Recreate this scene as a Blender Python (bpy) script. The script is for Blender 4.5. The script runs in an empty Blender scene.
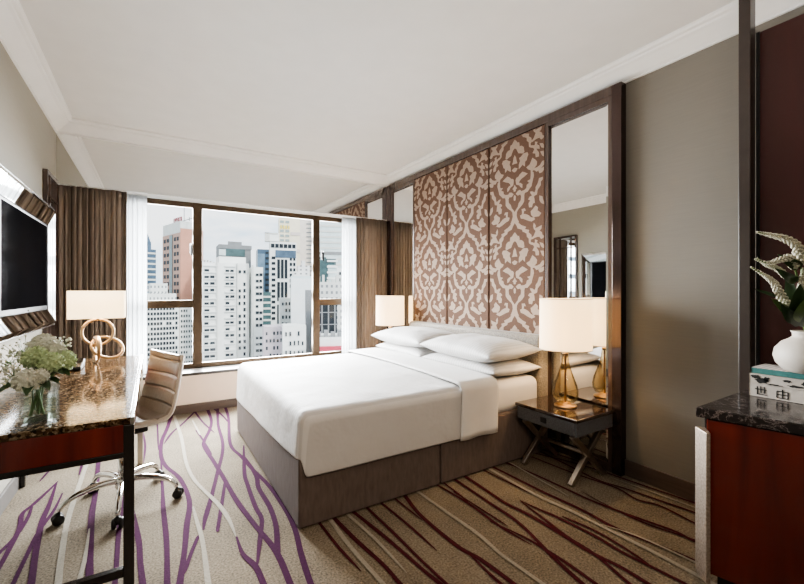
import bpy, bmesh, math, random
from mathutils import Vector, Matrix, noise
from mathutils.geometry import tessellate_polygon
random.seed(7)
COL = bpy.context.scene.collection
PI = math.pi
# ------------------------------------------------------------------ camera
FOC, CX, CY, EYE = 399.0, 402.0, 292.0, 1.2
YAW = math.radians(32.1)
SN, CS = math.sin(YAW), math.cos(YAW)
cam = bpy.data.cameras.new('camera')
cam.sensor_fit = 'HORIZONTAL'; cam.sensor_width = 36.0; cam.lens = 36.0 * FOC / 804.0
cam.clip_start = 0.02; cam.clip_end = 2000
camo = bpy.data.objects.new('camera', cam); COL.objects.link(camo)
camo.location = (0, 0, EYE); camo.rotation_euler = (PI / 2, 0, -YAW)
bpy.context.scene.camera = camo

def ray(px, py):
    l = (px - CX) / FOC
    return Vector((SN + CS * l, CS - SN * l, (CY - py) / FOC))
def at_depth(px, py, t): return Vector((0, 0, EYE)) + ray(px, py) * t
def at_z(px, py, z):
    r = ray(px, py); return Vector((0, 0, EYE)) + r * ((z - EYE) / r.z)

# ------------------------------------------------------------------ object helpers
def tag(o, label=None, cat=None, group=None, kind=None):
    if label: o['label'] = label
    if cat: o['category'] = cat
    if group: o['group'] = group
    if kind: o['kind'] = kind
    return o
def thing(name, label, cat, loc=(0, 0, 0), rz=0.0, group=None):
    o = bpy.data.objects.new(name, None); COL.objects.link(o)
    o.empty_display_size = .1
    o.location = loc; o.rotation_euler = (0, 0, rz)
    return tag(o, label, cat, group)
def wloc(o):
    v = Vector((0, 0, 0))
    while o is not None:
        v += Vector(o.location); o = o.parent
    return v
def dup(o, parent=None):
    c = o.copy(); COL.objects.link(c); c.parent = parent
    for ch in list(o.children): dup(ch, c)
    return c

class MB:
    def __init__(s): s.v = []; s.f = []; s.m = []; s.mi = 0
    def add(s, vs, fs):
        b = len(s.v); s.v += [tuple(p) for p in vs]
        for f in fs: s.f.append([b + i for i in f]); s.m.append(s.mi)
        return s
    def box(s, x0, x1, y0, y1, z0, z1):
        vs = [(x, y, z) for x in (x0, x1) for y in (y0, y1) for z in (z0, z1)]
        return s.add(vs, [(0, 1, 3, 2), (4, 6, 7, 5), (0, 4, 5, 1), (2, 3, 7, 6), (0, 2, 6, 4), (1, 5, 7, 3)])
    def obox(s, c, ax, ay, az):
        c, ax, ay, az = Vector(c), Vector(ax), Vector(ay), Vector(az)
        vs = [c + i * ax + j * ay + k * az for i in (-1, 1) for j in (-1, 1) for k in (-1, 1)]
        return s.add(vs, [(0, 1, 3, 2), (4, 6, 7, 5), (0, 4, 5, 1), (2, 3, 7, 6), (0, 2, 6, 4), (1, 5, 7, 3)])
    def beam(s, p0, p1, w, h, up=(0, 0, 1)):
        p0, p1 = Vector(p0), Vector(p1); d = (p1 - p0); L = d.length; d.normalize()
        sd = d.cross(Vector(up)).normalized(); u = sd.cross(d).normalized()
        return s.obox((p0 + p1) / 2, d * L / 2, sd * w / 2, u * h / 2)
    def tube(s, pts, r, n=10, closed=False, cap=True):
        pts = [Vector(p) for p in pts]; N = len(pts)
        rr = r if isinstance(r, (list, tuple)) else [r] * N
        vs = []; prev = None
        for i, p in enumerate(pts):
            if closed: d = pts[(i + 1) % N] - pts[i - 1]
            else: d = pts[min(i + 1, N - 1)] - pts[max(i - 1, 0)]
            d.normalize()
            if prev is None:
                a = Vector((0, 0, 1)) if abs(d.z) < .9 else Vector((1, 0, 0))
                prev = d.cross(a).normalized()
            u = (prev - d * prev.dot(d)).normalized(); prev = u
            w = d.cross(u)
            for k in range(n):
                t = 2 * PI * k / n
                vs.append(p + (u * math.cos(t) + w * math.sin(t)) * rr[i])
        fs = []
        for i in range(N if closed else N - 1):
            j = (i + 1) % N
            for k in range(n):
                k2 = (k + 1) % n
                fs.append((i * n + k, i * n + k2, j * n + k2, j * n + k))
        if cap and not closed:
            fs.append(tuple(reversed(range(n)))); fs.append(tuple((N - 1) * n + k for k in range(n)))
        return s.add(vs, fs)
    def lathe(s, prof, c=(0, 0, 0), n=32, cap=True):
        vs = []; cx, cy, cz = c
        for r, z in prof:
            for k in range(n):
                t = 2 * PI * k / n
                vs.append((cx + r * math.cos(t), cy + r * math.sin(t), cz + z))
        fs = []
        for i in range(len(prof) - 1):
            for k in range(n):
                k2 = (k + 1) % n
                fs.append((i * n + k, i * n + k2, (i + 1) * n + k2, (i + 1) * n + k))
        if cap:
            if prof[0][0] > 1e-4: fs.append(tuple(reversed(range(n))))
            if prof[-1][0] > 1e-4: fs.append(tuple((len(prof) - 1) * n + k for k in range(n)))
        return s.add(vs, fs)
    def prism(s, poly, z0, z1):
        n = len(poly)
        vs = [(x, y, z0) for x, y in poly] + [(x, y, z1) for x, y in poly]
        fs = [(i, (i + 1) % n, n + (i + 1) % n, n + i) for i in range(n)]
        fs += [tuple(reversed(range(n))), tuple(range(n, 2 * n))]
        return s.add(vs, fs)
    def grid(s, fn, nu, nv, wrap=False):
        vs = [fn(i / nu, j / nv) for i in range(nu + 1) for j in range(nv + 1)]
        fs = [(i * (nv + 1) + j, (i + 1) * (nv + 1) + j, (i + 1) * (nv + 1) + j + 1, i * (nv + 1) + j + 1)
              for i in range(nu) for j in range(nv)]
        return s.add(vs, fs)
    def ell(s, c, r, nu=12, nv=8):
        rx, ry, rz = (r, r, r) if not isinstance(r, (tuple, list)) else r
        prof = [(math.sin(PI * j / nv), -math.cos(PI * j / nv)) for j in range(nv + 1)]
        vs = []; fs = []
        for (q, z) in prof:
            for k in range(nu):
                t = 2 * PI * k / nu
                vs.append((c[0] + rx * q * math.cos(t), c[1] + ry * q * math.sin(t), c[2] + rz * z))
        for i in range(nv):
            for k in range(nu):
                k2 = (k + 1) % nu
                fs.append((i * nu + k, i * nu + k2, (i + 1) * nu + k2, (i + 1) * nu + k))
        return s.add(vs, fs)
    def build(s, name, mats, parent=None, smooth=False, bevel=0.0, sub=0, local=False, origin=None, solid=0.0, segs=2):
        if not isinstance(mats, (list, tuple)): mats = [mats]
        vs = [Vector(p) for p in s.v]
        if origin is not None: o0 = Vector(origin)
        elif parent is not None: o0 = Vector((0, 0, 0)) if local else wloc(parent)
        else:
            xs = [p.x for p in vs]; ys = [p.y for p in vs]; zs = [p.z for p in vs]
            o0 = Vector(((min(xs) + max(xs)) / 2, (min(ys) + max(ys)) / 2, min(zs)))
        me = bpy.data.meshes.new(name)
        me.from_pydata([p - o0 for p in vs], [], s.f)
        for m in mats: me.materials.append(m)
        me.polygons.foreach_set('material_index', s.m)
        bm = bmesh.new(); bm.from_mesh(me)
        bmesh.ops.remove_doubles(bm, verts=bm.verts, dist=1e-5)
        bmesh.ops.recalc_face_normals(bm, faces=bm.faces)
        bm.to_mesh(me); bm.free()
        if smooth:
            me.polygons.foreach_set('use_smooth', [True] * len(me.polygons))
        o = bpy.data.objects.new(name, me); COL.objects.link(o)
        if parent is not None: o.parent = parent
        else: o.location = o0
        if solid:
            md = o.modifiers.new('solid', 'SOLIDIFY'); md.thickness = solid; md.offset = 0
        if bevel:
            md = o.modifiers.new('bevel', 'BEVEL'); md.width = bevel; md.segments = segs; md.limit_method = 'ANGLE'
            md.angle_limit = math.radians(40)
        if sub:
            md = o.modifiers.new('sub', 'SUBSURF'); md.levels = sub; md.render_levels = sub
        return o
def st(o): return tag(o, kind='structure')
def smooth_by_angle(o, deg=40):
    me = o.data
    me.polygons.foreach_set('use_smooth', [True] * len(me.polygons))
    me.set_sharp_from_angle(angle=math.radians(deg))
    return o

# ------------------------------------------------------------------ materials
def newmat(name):
    m = bpy.data.materials.new(name); m.use_nodes = True
    nt = m.node_tree; b = nt.nodes['Principled BSDF']
    return m, nt, b
def N(nt, typ, **kw):
    n = nt.nodes.new(typ)
    for k, v in kw.items():
        if k in n.inputs: n.inputs[k].default_value = v
        else: setattr(n, k, v)
    return n
def coords(nt, scale=(1, 1, 1), rot=(0, 0, 0)):
    tc = nt.nodes.new('ShaderNodeTexCoord'); mp = nt.nodes.new('ShaderNodeMapping')
    mp.inputs['Scale'].default_value = scale; mp.inputs['Rotation'].default_value = rot
    nt.links.new(tc.outputs['Object'], mp.inputs['Vector'])
    return mp.outputs['Vector']
def ramp(nt, fac, stops):
    r = nt.nodes.new('ShaderNodeValToRGB')
    e = r.color_ramp.elements
    while len(e) < len(stops): e.new(.5)
    for q, (p, c) in zip(e, stops):
        q.position = p; q.color = (*c, 1)
    nt.links.new(fac, r.inputs['Fac'])
    return r.outputs['Color']
def pbr(name, col, rough=.5, metal=0.0, nscale=40, namt=.12, bump=0.0, bscale=None, coat=0.0, stretch=(1, 1, 1), spec=.5, sheen=0.0):
    m, nt, b = newmat(name)
    v = coords(nt, stretch)
    nz = N(nt, 'ShaderNodeTexNoise', Scale=nscale, Detail=4.0)
    nt.links.new(v, nz.inputs['Vector'])
    a = tuple(max(0, c * (1 - namt)) for c in col); d = tuple(min(1, c * (1 + namt)) for c in col)
    c = ramp(nt, nz.outputs['Fac'], [(.3, a), (.7, d)])
    nt.links.new(c, b.inputs['Base Color'])
    b.inputs['Roughness'].default_value = rough; b.inputs['Metallic'].default_value = metal
    b.inputs['Coat Weight'].default_value = coat; b.inputs['Coat Roughness'].default_value = .05
    b.inputs['Specular IOR Level'].default_value = spec
    if sheen: b.inputs['Sheen Weight'].default_value = sheen
    if bump:
        nb = N(nt, 'ShaderNodeTexNoise', Scale=bscale or nscale * 3, Detail=2.0)
        nt.links.new(v, nb.inputs['Vector'])
        bp = N(nt, 'ShaderNodeBump', Strength=bump, Distance=.002)
        nt.links.new(nb.outputs['Fac'], bp.inputs['Height']); nt.links.new(bp.outputs['Normal'], b.inputs['Normal'])
    return m
def glassy(name, tint, gloss=.08, rough=.0):
    """thin clear pane: transparent plus fresnel reflection"""
    m, nt, b = newmat(name); nt.nodes.remove(b)
    out = nt.nodes['Material Output']
    tr = N(nt, 'ShaderNodeBsdfTransparent'); tr.inputs['Color'].default_value = (*tint, 1)
    gl = N(nt, 'ShaderNodeBsdfGlossy', Roughness=rough)
    lw = N(nt, 'ShaderNodeLayerWeight', Blend=.15)
    mu = N(nt, 'ShaderNodeMath', operation='MULTIPLY_ADD'); mu.inputs[1].default_value = .75; mu.inputs[2].default_value = gloss
    nt.links.new(lw.outputs['Fresnel'], mu.inputs[0])
    mx = N(nt, 'ShaderNodeMixShader')
    nt.links.new(mu.outputs[0], mx.inputs['Fac']); nt.links.new(tr.outputs[0], mx.inputs[1]); nt.links.new(gl.outputs[0], mx.inputs[2])
    nt.links.new(mx.outputs[0], out.inputs['Surface'])
    return m
def shade_mat(name, col, strength, warm):
    m, nt, b = newmat(name); nt.nodes.remove(b)
    out = nt.nodes['Material Output']
    v = coords(nt, (60, 60, 260)); nz = N(nt, 'ShaderNodeTexNoise', Scale=2.0, Detail=2.0); nt.links.new(v, nz.inputs['Vector'])
    c = ramp(nt, nz.outputs['Fac'], [(.3, tuple(x * .94 for x in col)), (.7, col)])
    df = N(nt, 'ShaderNodeBsdfDiffuse'); tl = N(nt, 'ShaderNodeBsdfTranslucent'); em = N(nt, 'ShaderNodeEmission', Strength=strength)
    nt.links.new(c, df.inputs['Color']); nt.links.new(c, tl.inputs['Color'])
    em.inputs['Color'].default_value = (*warm, 1)
    mx = N(nt, 'ShaderNodeMixShader', Fac=.45); ad = N(nt, 'ShaderNodeAddShader')
    nt.links.new(df.outputs[0], mx.inputs[1]); nt.links.new(tl.outputs[0], mx.inputs[2])
    nt.links.new(mx.outputs[0], ad.inputs[0]); nt.links.new(em.outputs[0], ad.inputs[1])
    nt.links.new(ad.outputs[0], out.inputs['Surface'])
    return m
def sheer_mat():
    m, nt, b = newmat('sheer_voile'); nt.nodes.remove(b)
    out = nt.nodes['Material Output']
    v = coords(nt, (1, 1, 1)); nz = N(nt, 'ShaderNodeTexNoise', Scale=300.0); nt.links.new(v, nz.inputs['Vector'])
    c = ramp(nt, nz.outputs['Fac'], [(.3, (.66, .68, .70)), (.7, (.78, .79, .80))])
    tl = N(nt, 'ShaderNodeBsdfTranslucent'); df = N(nt, 'ShaderNodeBsdfDiffuse'); tr = N(nt, 'ShaderNodeBsdfTransparent')
    nt.links.new(c, tl.inputs['Color']); nt.links.new(c, df.inputs['Color'])
    m1 = N(nt, 'ShaderNodeMixShader', Fac=.4); m2 = N(nt, 'ShaderNodeMixShader', Fac=.3)
    nt.links.new(tl.outputs[0], m1.inputs[1]); nt.links.new(df.outputs[0], m1.inputs[2])
    nt.links.new(m1.outputs[0], m2.inputs[1]); nt.links.new(tr.outputs[0], m2.inputs[2])
    nt.links.new(m2.outputs[0], out.inputs['Surface'])
    return m
def granite_mat(name, cols, scale, rough=.11):
    m, nt, b = newmat(name)
    v = coords(nt)
    vo = N(nt, 'ShaderNodeTexVoronoi', Scale=scale); nt.links.new(v, vo.inputs['Vector'])
    nz = N(nt, 'ShaderNodeTexNoise', Scale=scale * .35, Detail=6.0, Roughness=.7); nt.links.new(v, nz.inputs['Vector'])
    sp = N(nt, 'ShaderNodeSeparateColor'); nt.links.new(vo.outputs['Color'], sp.inputs[0])
    mx = N(nt, 'ShaderNodeMath', operation='MULTIPLY_ADD'); mx.inputs[1].default_value = .45
    nt.links.new(sp.outputs[0], mx.inputs[0])
    m2 = N(nt, 'ShaderNodeMath', operation='MULTIPLY'); m2.inputs[1].default_value = .55; nt.links.new(nz.outputs['Fac'], m2.inputs[0])
    nt.links.new(m2.outputs[0], mx.inputs[2])
    c = ramp(nt, mx.outputs[0], cols)
    nt.links.new(c, b.inputs['Base Color'])
    b.inputs['Roughness'].default_value = rough; b.inputs['Specular IOR Level'].default_value = .12; b.inputs['Coat Weight'].default_value = .08; b.inputs['Coat Roughness'].default_value = .06
    return m
def marble_mat(name):
    m, nt, b = newmat(name)
    v = coords(nt)
    nz = N(nt, 'ShaderNodeTexNoise', Scale=9.0, Detail=8.0, Roughness=.65, Distortion=1.6); nt.links.new(v, nz.inputs['Vector'])
    a = N(nt, 'ShaderNodeMath', operation='SUBTRACT'); a.inputs[1].default_value = .5; nt.links.new(nz.outputs['Fac'], a.inputs[0])
    ab = N(nt, 'ShaderNodeMath', operation='ABSOLUTE'); nt.links.new(a.outputs[0], ab.inputs[0])
    c = ramp(nt, ab.outputs[0], [(0, (.24, .20, .185)), (.010, (.07, .055, .052)), (.04, (.026, .021, .020)), (.3, (.018, .014, .014))])
    nt.links.new(c, b.inputs['Base Color']); b.inputs['Roughness'].default_value = .12
    return m
def wood_mat(name, ca, cb, rough=.15, stretch=(30, 30, 2.5), coat=.6, scale=1.0):
    m, nt, b = newmat(name)
    v = coords(nt, stretch)
    nz = N(nt, 'ShaderNodeTexNoise', Scale=scale, Detail=5.0, Distortion=.6); nt.links.new(v, nz.inputs['Vector'])
    c = ramp(nt, nz.outputs['Fac'], [(.3, ca), (.7, cb)])
    nt.links.new(c, b.inputs['Base Color']); b.inputs['Roughness'].default_value = rough
    b.inputs['Coat Weight'].default_value = coat; b.inputs['Coat Roughness'].default_value = .06
    return m
def linen_mat(name, col, amt=.06, scale=(8, 8, 260)):
    m, nt, b = newmat(name)
    v = coords(nt, scale)
    nz = N(nt, 'ShaderNodeTexNoise', Scale=1.0, Detail=3.0); nt.links.new(v, nz.inputs['Vector'])
    c = ramp(nt, nz.outputs['Fac'], [(.3, tuple(x * (1 - amt) for x in col)), (.7, tuple(x * (1 + amt) for x in col))])
    nt.links.new(c, b.inputs['Base Color']); b.inputs['Roughness'].default_value = .75
    bp = N(nt, 'ShaderNodeBump', Strength=.06, Distance=.002); nt.links.new(nz.outputs['Fac'], bp.inputs['Height']); nt.links.new(bp.outputs['Normal'], b.inputs['Normal'])
    return m
def stripe_mat(name, col, freq, axis=1, amt=.05):
    """white sateen with tone-on-tone woven stripes"""
    m, nt, b = newmat(name)
    v = coords(nt)
    sx = N(nt, 'ShaderNodeSeparateXYZ'); nt.links.new(v, sx.inputs[0])
    mu = N(nt, 'ShaderNodeMath', operation='MULTIPLY'); mu.inputs[1].default_value = freq; nt.links.new(sx.outputs[axis], mu.inputs[0])
    si = N(nt, 'ShaderNodeMath', operation='SINE'); nt.links.new(mu.outputs[0], si.inputs[0])
    ma = N(nt, 'ShaderNodeMath', operation='MULTIPLY_ADD'); ma.inputs[1].default_value = .5; ma.inputs[2].default_value = .5; nt.links.new(si.outputs[0], ma.inputs[0])
    c = ramp(nt, ma.outputs[0], [(.4, tuple(x * (1 - amt) for x in col)), (.6, col)])
    nt.links.new(c, b.inputs['Base Color']); b.inputs['Roughness'].default_value = .65; b.inputs['Sheen Weight'].default_value = .15
    nz = N(nt, 'ShaderNodeTexNoise', Scale=7.0, Detail=3.0); nt.links.new(v, nz.inputs['Vector'])
    bp = N(nt, 'ShaderNodeBump', Strength=.55, Distance=.02); nt.links.new(nz.outputs['Fac'], bp.inputs['Height']); nt.links.new(bp.outputs['Normal'], b.inputs['Normal'])
    return m
def carpet_mat(name, col, amt=.55):
    m, nt, b = newmat(name)
    v = coords(nt)
    n1 = N(nt, 'ShaderNodeTexNoise', Scale=115.0, Detail=3.0); nt.links.new(v, n1.inputs['Vector'])
    n2 = N(nt, 'ShaderNodeTexNoise', Scale=3.0, Detail=2.0); nt.links.new(v, n2.inputs['Vector'])
    ad = N(nt, 'ShaderNodeMath', operation='MULTIPLY_ADD'); ad.inputs[1].default_value = .25; nt.links.new(n2.outputs['Fac'], ad.inputs[0]); 
    ml = N(nt, 'ShaderNodeMath', operation='MULTIPLY'); ml.inputs[1].default_value = .75; nt.links.new(n1.outputs['Fac'], ml.inputs[0]); nt.links.new(ml.outputs[0], ad.inputs[2])
    c = ramp(nt, ad.outputs[0], [(.32, tuple(x * (1 - amt) for x in col)), (.68, tuple(min(1, x * (1 + amt)) for x in col))])
    nt.links.new(c, b.inputs['Base Color']); b.inputs['Roughness'].default_value = .95; b.inputs['Specular IOR Level'].default_value = .1
    bp = N(nt, 'ShaderNodeBump', Strength=.5, Distance=.004); nt.links.new(n1.outputs['Fac'], bp.inputs['Height']); nt.links.new(bp.outputs['Normal'], b.inputs['Normal'])
    return m
def mirror_mat(name, col=(.86, .86, .85), rough=.0):
    return pbr(name, col, rough, 1.0, 3, .01)
def facade_mat(name, wall, glass, fw, fh, ww=.5, wh=.5):
    """small far-off facade: window grid from object coordinates"""
    m, nt, b = newmat(name)
    v = coords(nt)
    sx = N(nt, 'ShaderNodeSeparateXYZ'); nt.links.new(v, sx.inputs[0])
    sm = N(nt, 'ShaderNodeMath', operation='ADD'); nt.links.new(sx.outputs[0], sm.inputs[0]); nt.links.new(sx.outputs[1], sm.inputs[1])
    def cell(src, period, frac):
        d = N(nt, 'ShaderNodeMath', operation='DIVIDE'); d.inputs[1].default_value = period; nt.links.new(src, d.inputs[0])
        f = N(nt, 'ShaderNodeMath', operation='FRACT'); nt.links.new(d.outputs[0], f.inputs[0])
        l = N(nt, 'ShaderNodeMath', operation='LESS_THAN'); l.inputs[1].default_value = frac; nt.links.new(f.outputs[0], l.inputs[0])
        return l.outputs[0]
    a = cell(sm.outputs[0], fw, ww); c = cell(sx.outputs[2], fh, wh)
    mu = N(nt, 'ShaderNodeMath', operation='MULTIPLY'); nt.links.new(a, mu.inputs[0]); nt.links.new(c, mu.inputs[1])
    nz = N(nt, 'ShaderNodeTexNoise', Scale=.35, Detail=3.0); nt.links.new(v, nz.inputs['Vector'])
    wc = ramp(nt, nz.outputs['Fac'], [(.3, tuple(x * .9 for x in wall)), (.7, wall)])
    mx = N(nt, 'ShaderNodeMix', data_type='RGBA'); nt.links.new(mu.outputs[0], mx.inputs[0])
    nt.links.new(wc, mx.inputs[6]); mx.inputs[7].default_value = (*glass, 1)
    nt.links.new(mx.outputs[2], b.inputs['Base Color']); b.inputs['Roughness'].default_value = .6
    return m

M = dict(
    ceiling=pbr('ceiling_plaster', (.74, .73, .71), .85, 0, 6, .02),
    cornice=pbr('cornice_plaster', (.84, .835, .82), .7, 0, 6, .02),
    wall_l=linen_mat('wallpaper_greige_left', (.34, .32, .27), .03),
    wall_r=linen_mat('wallpaper_linen_right', (.195, .177, .150), .035),
    sillwall=pbr('cream_paint', (.93, .74, .58), .7, 0, 8, .03),
    base=wood_mat('baseboard_brown', (.075, .052, .042), (.11, .078, .062), .35, (3, 3, 40), .1),
    base_grey=pbr('baseboard_grey', (.12, .11, .105), .45, 0, 30, .08),
    carpet=carpet_mat('carpet_beige', (.180, .150, .112)),
    line_p=carpet_mat('carpet_purple', (.052, .013, .042), .2),
    line_p_warm=carpet_mat('carpet_purple_warmlit', (.065, .013, .018), .2),  # purple lines on the right side, warm light put into their colour
    line_w=carpet_mat('carpet_pale', (.29, .265, .22), .15),
    bronze=pbr('bronze_window_frame', (.085, .055, .032), .35, .6, 20, .1),
    bronze_l=pbr('bronze_trim', (.085, .060, .055), .16, .8, 12, .08, stretch=(1, 1, .1)),
    frame_dk=wood_mat('dark_walnut_frame', (.050, .032, .026), (.085, .056, .045), .25, (30, 30, 2), .4),
    mirror=mirror_mat('mirror_silver'), mirror_g=mirror_mat('mirror_soft_grey', (.82, .82, .81), .0),
    mirror_d=mirror_mat('mirror_bronze_dark', (.42, .36, .33), .02),
    damask=pbr('damask_brown', (.130, .076, .053), .85, 0, 90, .10, .2, 300, spec=.15),
    damask_l=pbr('damask_beige', (.34, .255, .195), .7, 0, 90, .08, spec=.2),
    curtain=linen_mat('curtain_brown_weave', (.205, .158, .122), .25, (60, 60, 5)),
    sheer=sheer_mat(), glass=glassy('window_glass', (.97, .985, .98), .015), vaseglass=glassy('vase_glass', (.94, .96, .95), .06),
    amber=glassy('amber_glass', (.95, .84, .62), .06),
    water=glassy('vase_water', (.86, .90, .84), .03),
    granite=granite_mat('desk_granite', [(.27, (.018, .010, .006)), (.42, (.065, .036, .018)), (.55, (.14, .085, .045)), (.70, (.29, .21, .13)), (.84, (.50, .42, .33))], 135),
    marble=marble_mat('dark_marble'),
    redwood=wood_mat('red_lacquer_wood', (.10, .009, .005), (.22, .024, .012), .14, (14, 14, 1.2)),
    redwood_d=wood_mat('red_lacquer_door', (.08, .009, .005), (.17, .020, .010), .2, (10, 10, 1.0), .4),
    redpanel=wood_mat('dark_red_lacquer', (.028, .003, .002), (.065, .0075, .005), .35, (6, 6, .8), .1),
    ebony=pbr('ebony_lacquer', (.018, .013, .011), .25, 0, 30, .15, coat=.3),
    post=pbr('brown_lacquer_post', (.040, .029, .024), .35, 0, 20, .08, coat=.2),
    chrome=pbr('polished_chrome', (.75, .74, .72), .10, 1, 10, .03),
    nickel=pbr('brushed_nickel', (.50, .45, .39), .30, 1, 60, .08, stretch=(1, 1, .1)),
    hammered=pbr('hammered_metal', (.42, .35, .29), .42, .8, 120, .25, .9, 150),
    gold=pbr('pale_gold', (.62, .44, .27), .35, 1, 20, .06),
    black=pbr('black_plastic', (.012, .012, .013), .35, 0, 40, .1),
    screen=pbr('tv_screen_glass', (.004, .004, .005), .10, 0, 5, .05, spec=.02),
    leather=pbr('taupe_leather', (.34, .265, .19), .38, 0, 60, .08, .15, 400),
    leather_d=pbr('leather_edge_cream', (.62, .53, .43), .45, 0, 60, .05),
    linen_white=stripe_mat('white_sateen', (.60, .59, .585), 230, 1, .15),
    linen_plain=pbr('white_cotton', (.63, .62, .61), .7, 0, 12, .02, .12, 9, sheen=.1),
    skirt=pbr('taupe_velvet', (.125, .098, .088), .8, 0, 25, .14, .2, 260, sheen=.04, spec=.2, stretch=(2, 2, .5)),
    headboard=pbr('grey_gold_chenille', (.205, .178, .142), .65, 0, 110, .45, .5, 160, sheen=.3),
    nightstand=pbr('grey_shagreen', (.095, .10, .11), .38, 0, 150, .35, .3, 260),
    nighttop=wood_mat('dark_gloss_top', (.020, .011, .008), (.045, .024, .017), .06, (4, 30, 30), .8),
    shade=shade_mat('drum_shade_cream', (.90, .84, .72), 0.62, (1.0, .72, .40)),
    shade2=shade_mat('desk_shade_ivory', (.92, .88, .79), 0.75, (1.0, .80, .52)),
    ceramic=pbr('matt_white_ceramic', (.60, .55, .49), .55, 0, 10, .03),
    leaf=pbr('dark_green_leaf', (.030, .065, .022), .4, 0, 20, .35),
    leaf_l=pbr('light_green_leaf', (.10, .17, .05), .45, 0, 20, .3),
    stem=pbr('green_stem', (.12, .19, .06), .5, 0, 20, .2),
    bloom_g=pbr('pale_green_bloom', (.52, .60, .34), .7, 0, 40, .2),
    bloom_w=pbr('ivory_bloom', (.72, .70, .58), .7, 0, 40, .14),
    spike=pbr('cream_spike_flower', (.58, .55, .43), .7, 0, 160, .3),
    pinkpaper=stripe_mat('pale_striped_cover', (.58, .50, .46), 330, 1, .3),
    paper=pbr('page_paper', (.55, .50, .46), .8, 0, 60, .08),
    teal=pbr('teal_cloth', (.05, .17, .16), .6, 0, 60, .1), ink=pbr('black_ink', (.012, .011, .010), .6, 0, 60, .05),
    bookwhite=pbr('book_cover_white', (.50, .45, .40), .55, 0, 20, .08),
)

# ------------------------------------------------------------------ room shell
XL, XR, YF, YB, ZC = -.70, 2.64, 4.49, -2.3, 2.68
GY = 4.76           # glass plane
ZS, ZH, ZK = .40, 2.14, 2.57   # sill, head of the window, underside of cornice
# floor: carpet with woven lines in one mesh
STRIPS = [0]
fl = MB(); fl.mi = 0
fl.add([(XL, YB, 0), (XR, YB, 0), (XR, YF + .01, 0), (XL, YF + .01, 0)], [(0, 1, 2, 3)])
def crop(x0, y0, k, pts): return [(x0 + x / k, y0 + y / k) for x, y in pts]
def smooth_line(p, n=5):
    out = []
    for i in range(len(p) - 1):
        a, b, c, d = p[max(i - 1, 0)], p[i], p[i + 1], p[min(i + 2, len(p) - 1)]
        for k in range(n):
            t = k / n
            out.append(.5 * ((2 * b) + (c - a) * t + (2 * a - 5 * b + 4 * c - d) * t * t + (3 * b - a - 3 * c + d) * t ** 3))
    out.append(p[-1]); return out
def strip(pts, w, mi, z, ext=(0, 0)):
    STRIPS[0] += 1; z += STRIPS[0] * 8e-5; w *= .72
    p = [at_z(x, y, 0) for x, y in pts]
    if ext[0]:
        d0 = (p[0] - p[1]).normalized(); k = max(1, round(ext[0] / .12)); p = [p[0] + d0 * ext[0] * i / k for i in range(k, 0, -1)] + p
    if ext[1]:
        d = (p[-1] - p[-2]).normalized(); d = (d + Vector((0, -1, 0))).normalized()
        k = max(1, round(ext[1] / .12)); e = p[-1]; p = p + [e + d * ext[1] * (i + 1) / k for i in range(k)]
    p = smooth_line(p)
    vs = []; n = len(p)
    for i, q in enumerate(p):
        d = p[min(i + 1, n - 1)] - p[max(i - 1, 0)]; d.z = 0; d.normalize()
        sd = Vector((-d.y, d.x, 0)); u = i / (n - 1)
        taper = 1.0
        if not ext[0] and u < .12: taper = .35 + .65 * u / .12
        if not ext[1] and u > .85: taper = .3 + .7 * (1 - u) / .15
        ww = w * taper * (1 + .18 * noise.noise(q * 3.1))
        for s_ in (-.5, .5):
            r = q + sd * ww * s_
            vs.append((min(max(r.x, XL + .005), XR - .005), min(max(r.y, YB + .01), YF), z))
    fl.mi = mi
    fl.add(vs, [(2 * i, 2 * i + 1, 2 * i + 3, 2 * i + 2) for i in range(n - 1)])
A_ = (120, 400, 3.176)
for pts, w, e in [
    ([(165, 45), (150, 90), (133, 130), (130, 175), (145, 210), (190, 250), (220, 320), (212, 400), (205, 480), (190, 584)], .038, (.1, 1.2)),
    ([(240, 35), (200, 75), (165, 105), (140, 140)], .026, (.1, 0)),
    ([(118, 60), (120, 110), (122, 160)], .018, (.3, 0)),
    ([(68, 90), (80, 140), (75, 200)], .02, (.3, 0)),
    ([(130, 190), (135, 280), (138, 350), (148, 450), (150, 584)], .034, (0, 1.2)),
    ([(250, 430), (225, 490), (203, 555)], .028, (0, 0)),
    ([(278, 30), (290, 65), (285, 95), (268, 130), (268, 150), (300, 200), (330, 250), (370, 320), (430, 400), (480, 460), (510, 510), (540, 584)], .038, (.1, 1.2)),
    ([(310, 30), (312, 80), (325, 130), (325, 170), (310, 230), (290, 310), (270, 380), (265, 415)], .034, (.1, 0)),
    ([(240, 95), (265, 130), (292, 175)], .02, (0, 0)),
    ([(238, 38), (262, 70), (300, 105)], .024, (.1, 0)),
    ([(335, 250), (325, 320), (312, 400), (310, 420)], .026, (0, 0)),
    ([(335, 25), (345, 60), (350, 140), (385, 180), (420, 220), (470, 270), (520, 340), (555, 410), (575, 490), (605, 584)], .036, (.1, 1.3)),
    ([(393, 145), (395, 230), (405, 270), (430, 340), (450, 380), (445, 440), (435, 530)], .034, (0, 0)),
    ([(370, 435), (390, 490), (430, 530), (455, 584)], .036, (0, 1.2)),
    ([(395, 180), (432, 240), (440, 280), (475, 340), (495, 400), (500, 470), (505, 510)], .038, (0, 0)),
    ([(300, 30), (325, 50), (350, 78)], .024, (.1, 0)),
    ([(45, 385), (60, 450), (65, 520), (72, 584)], .034, (.2, 1.2))]:
    strip(crop(*A_, pts), w, 1, .0016, e)
B_ = (0, 410, 3.357)
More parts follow.
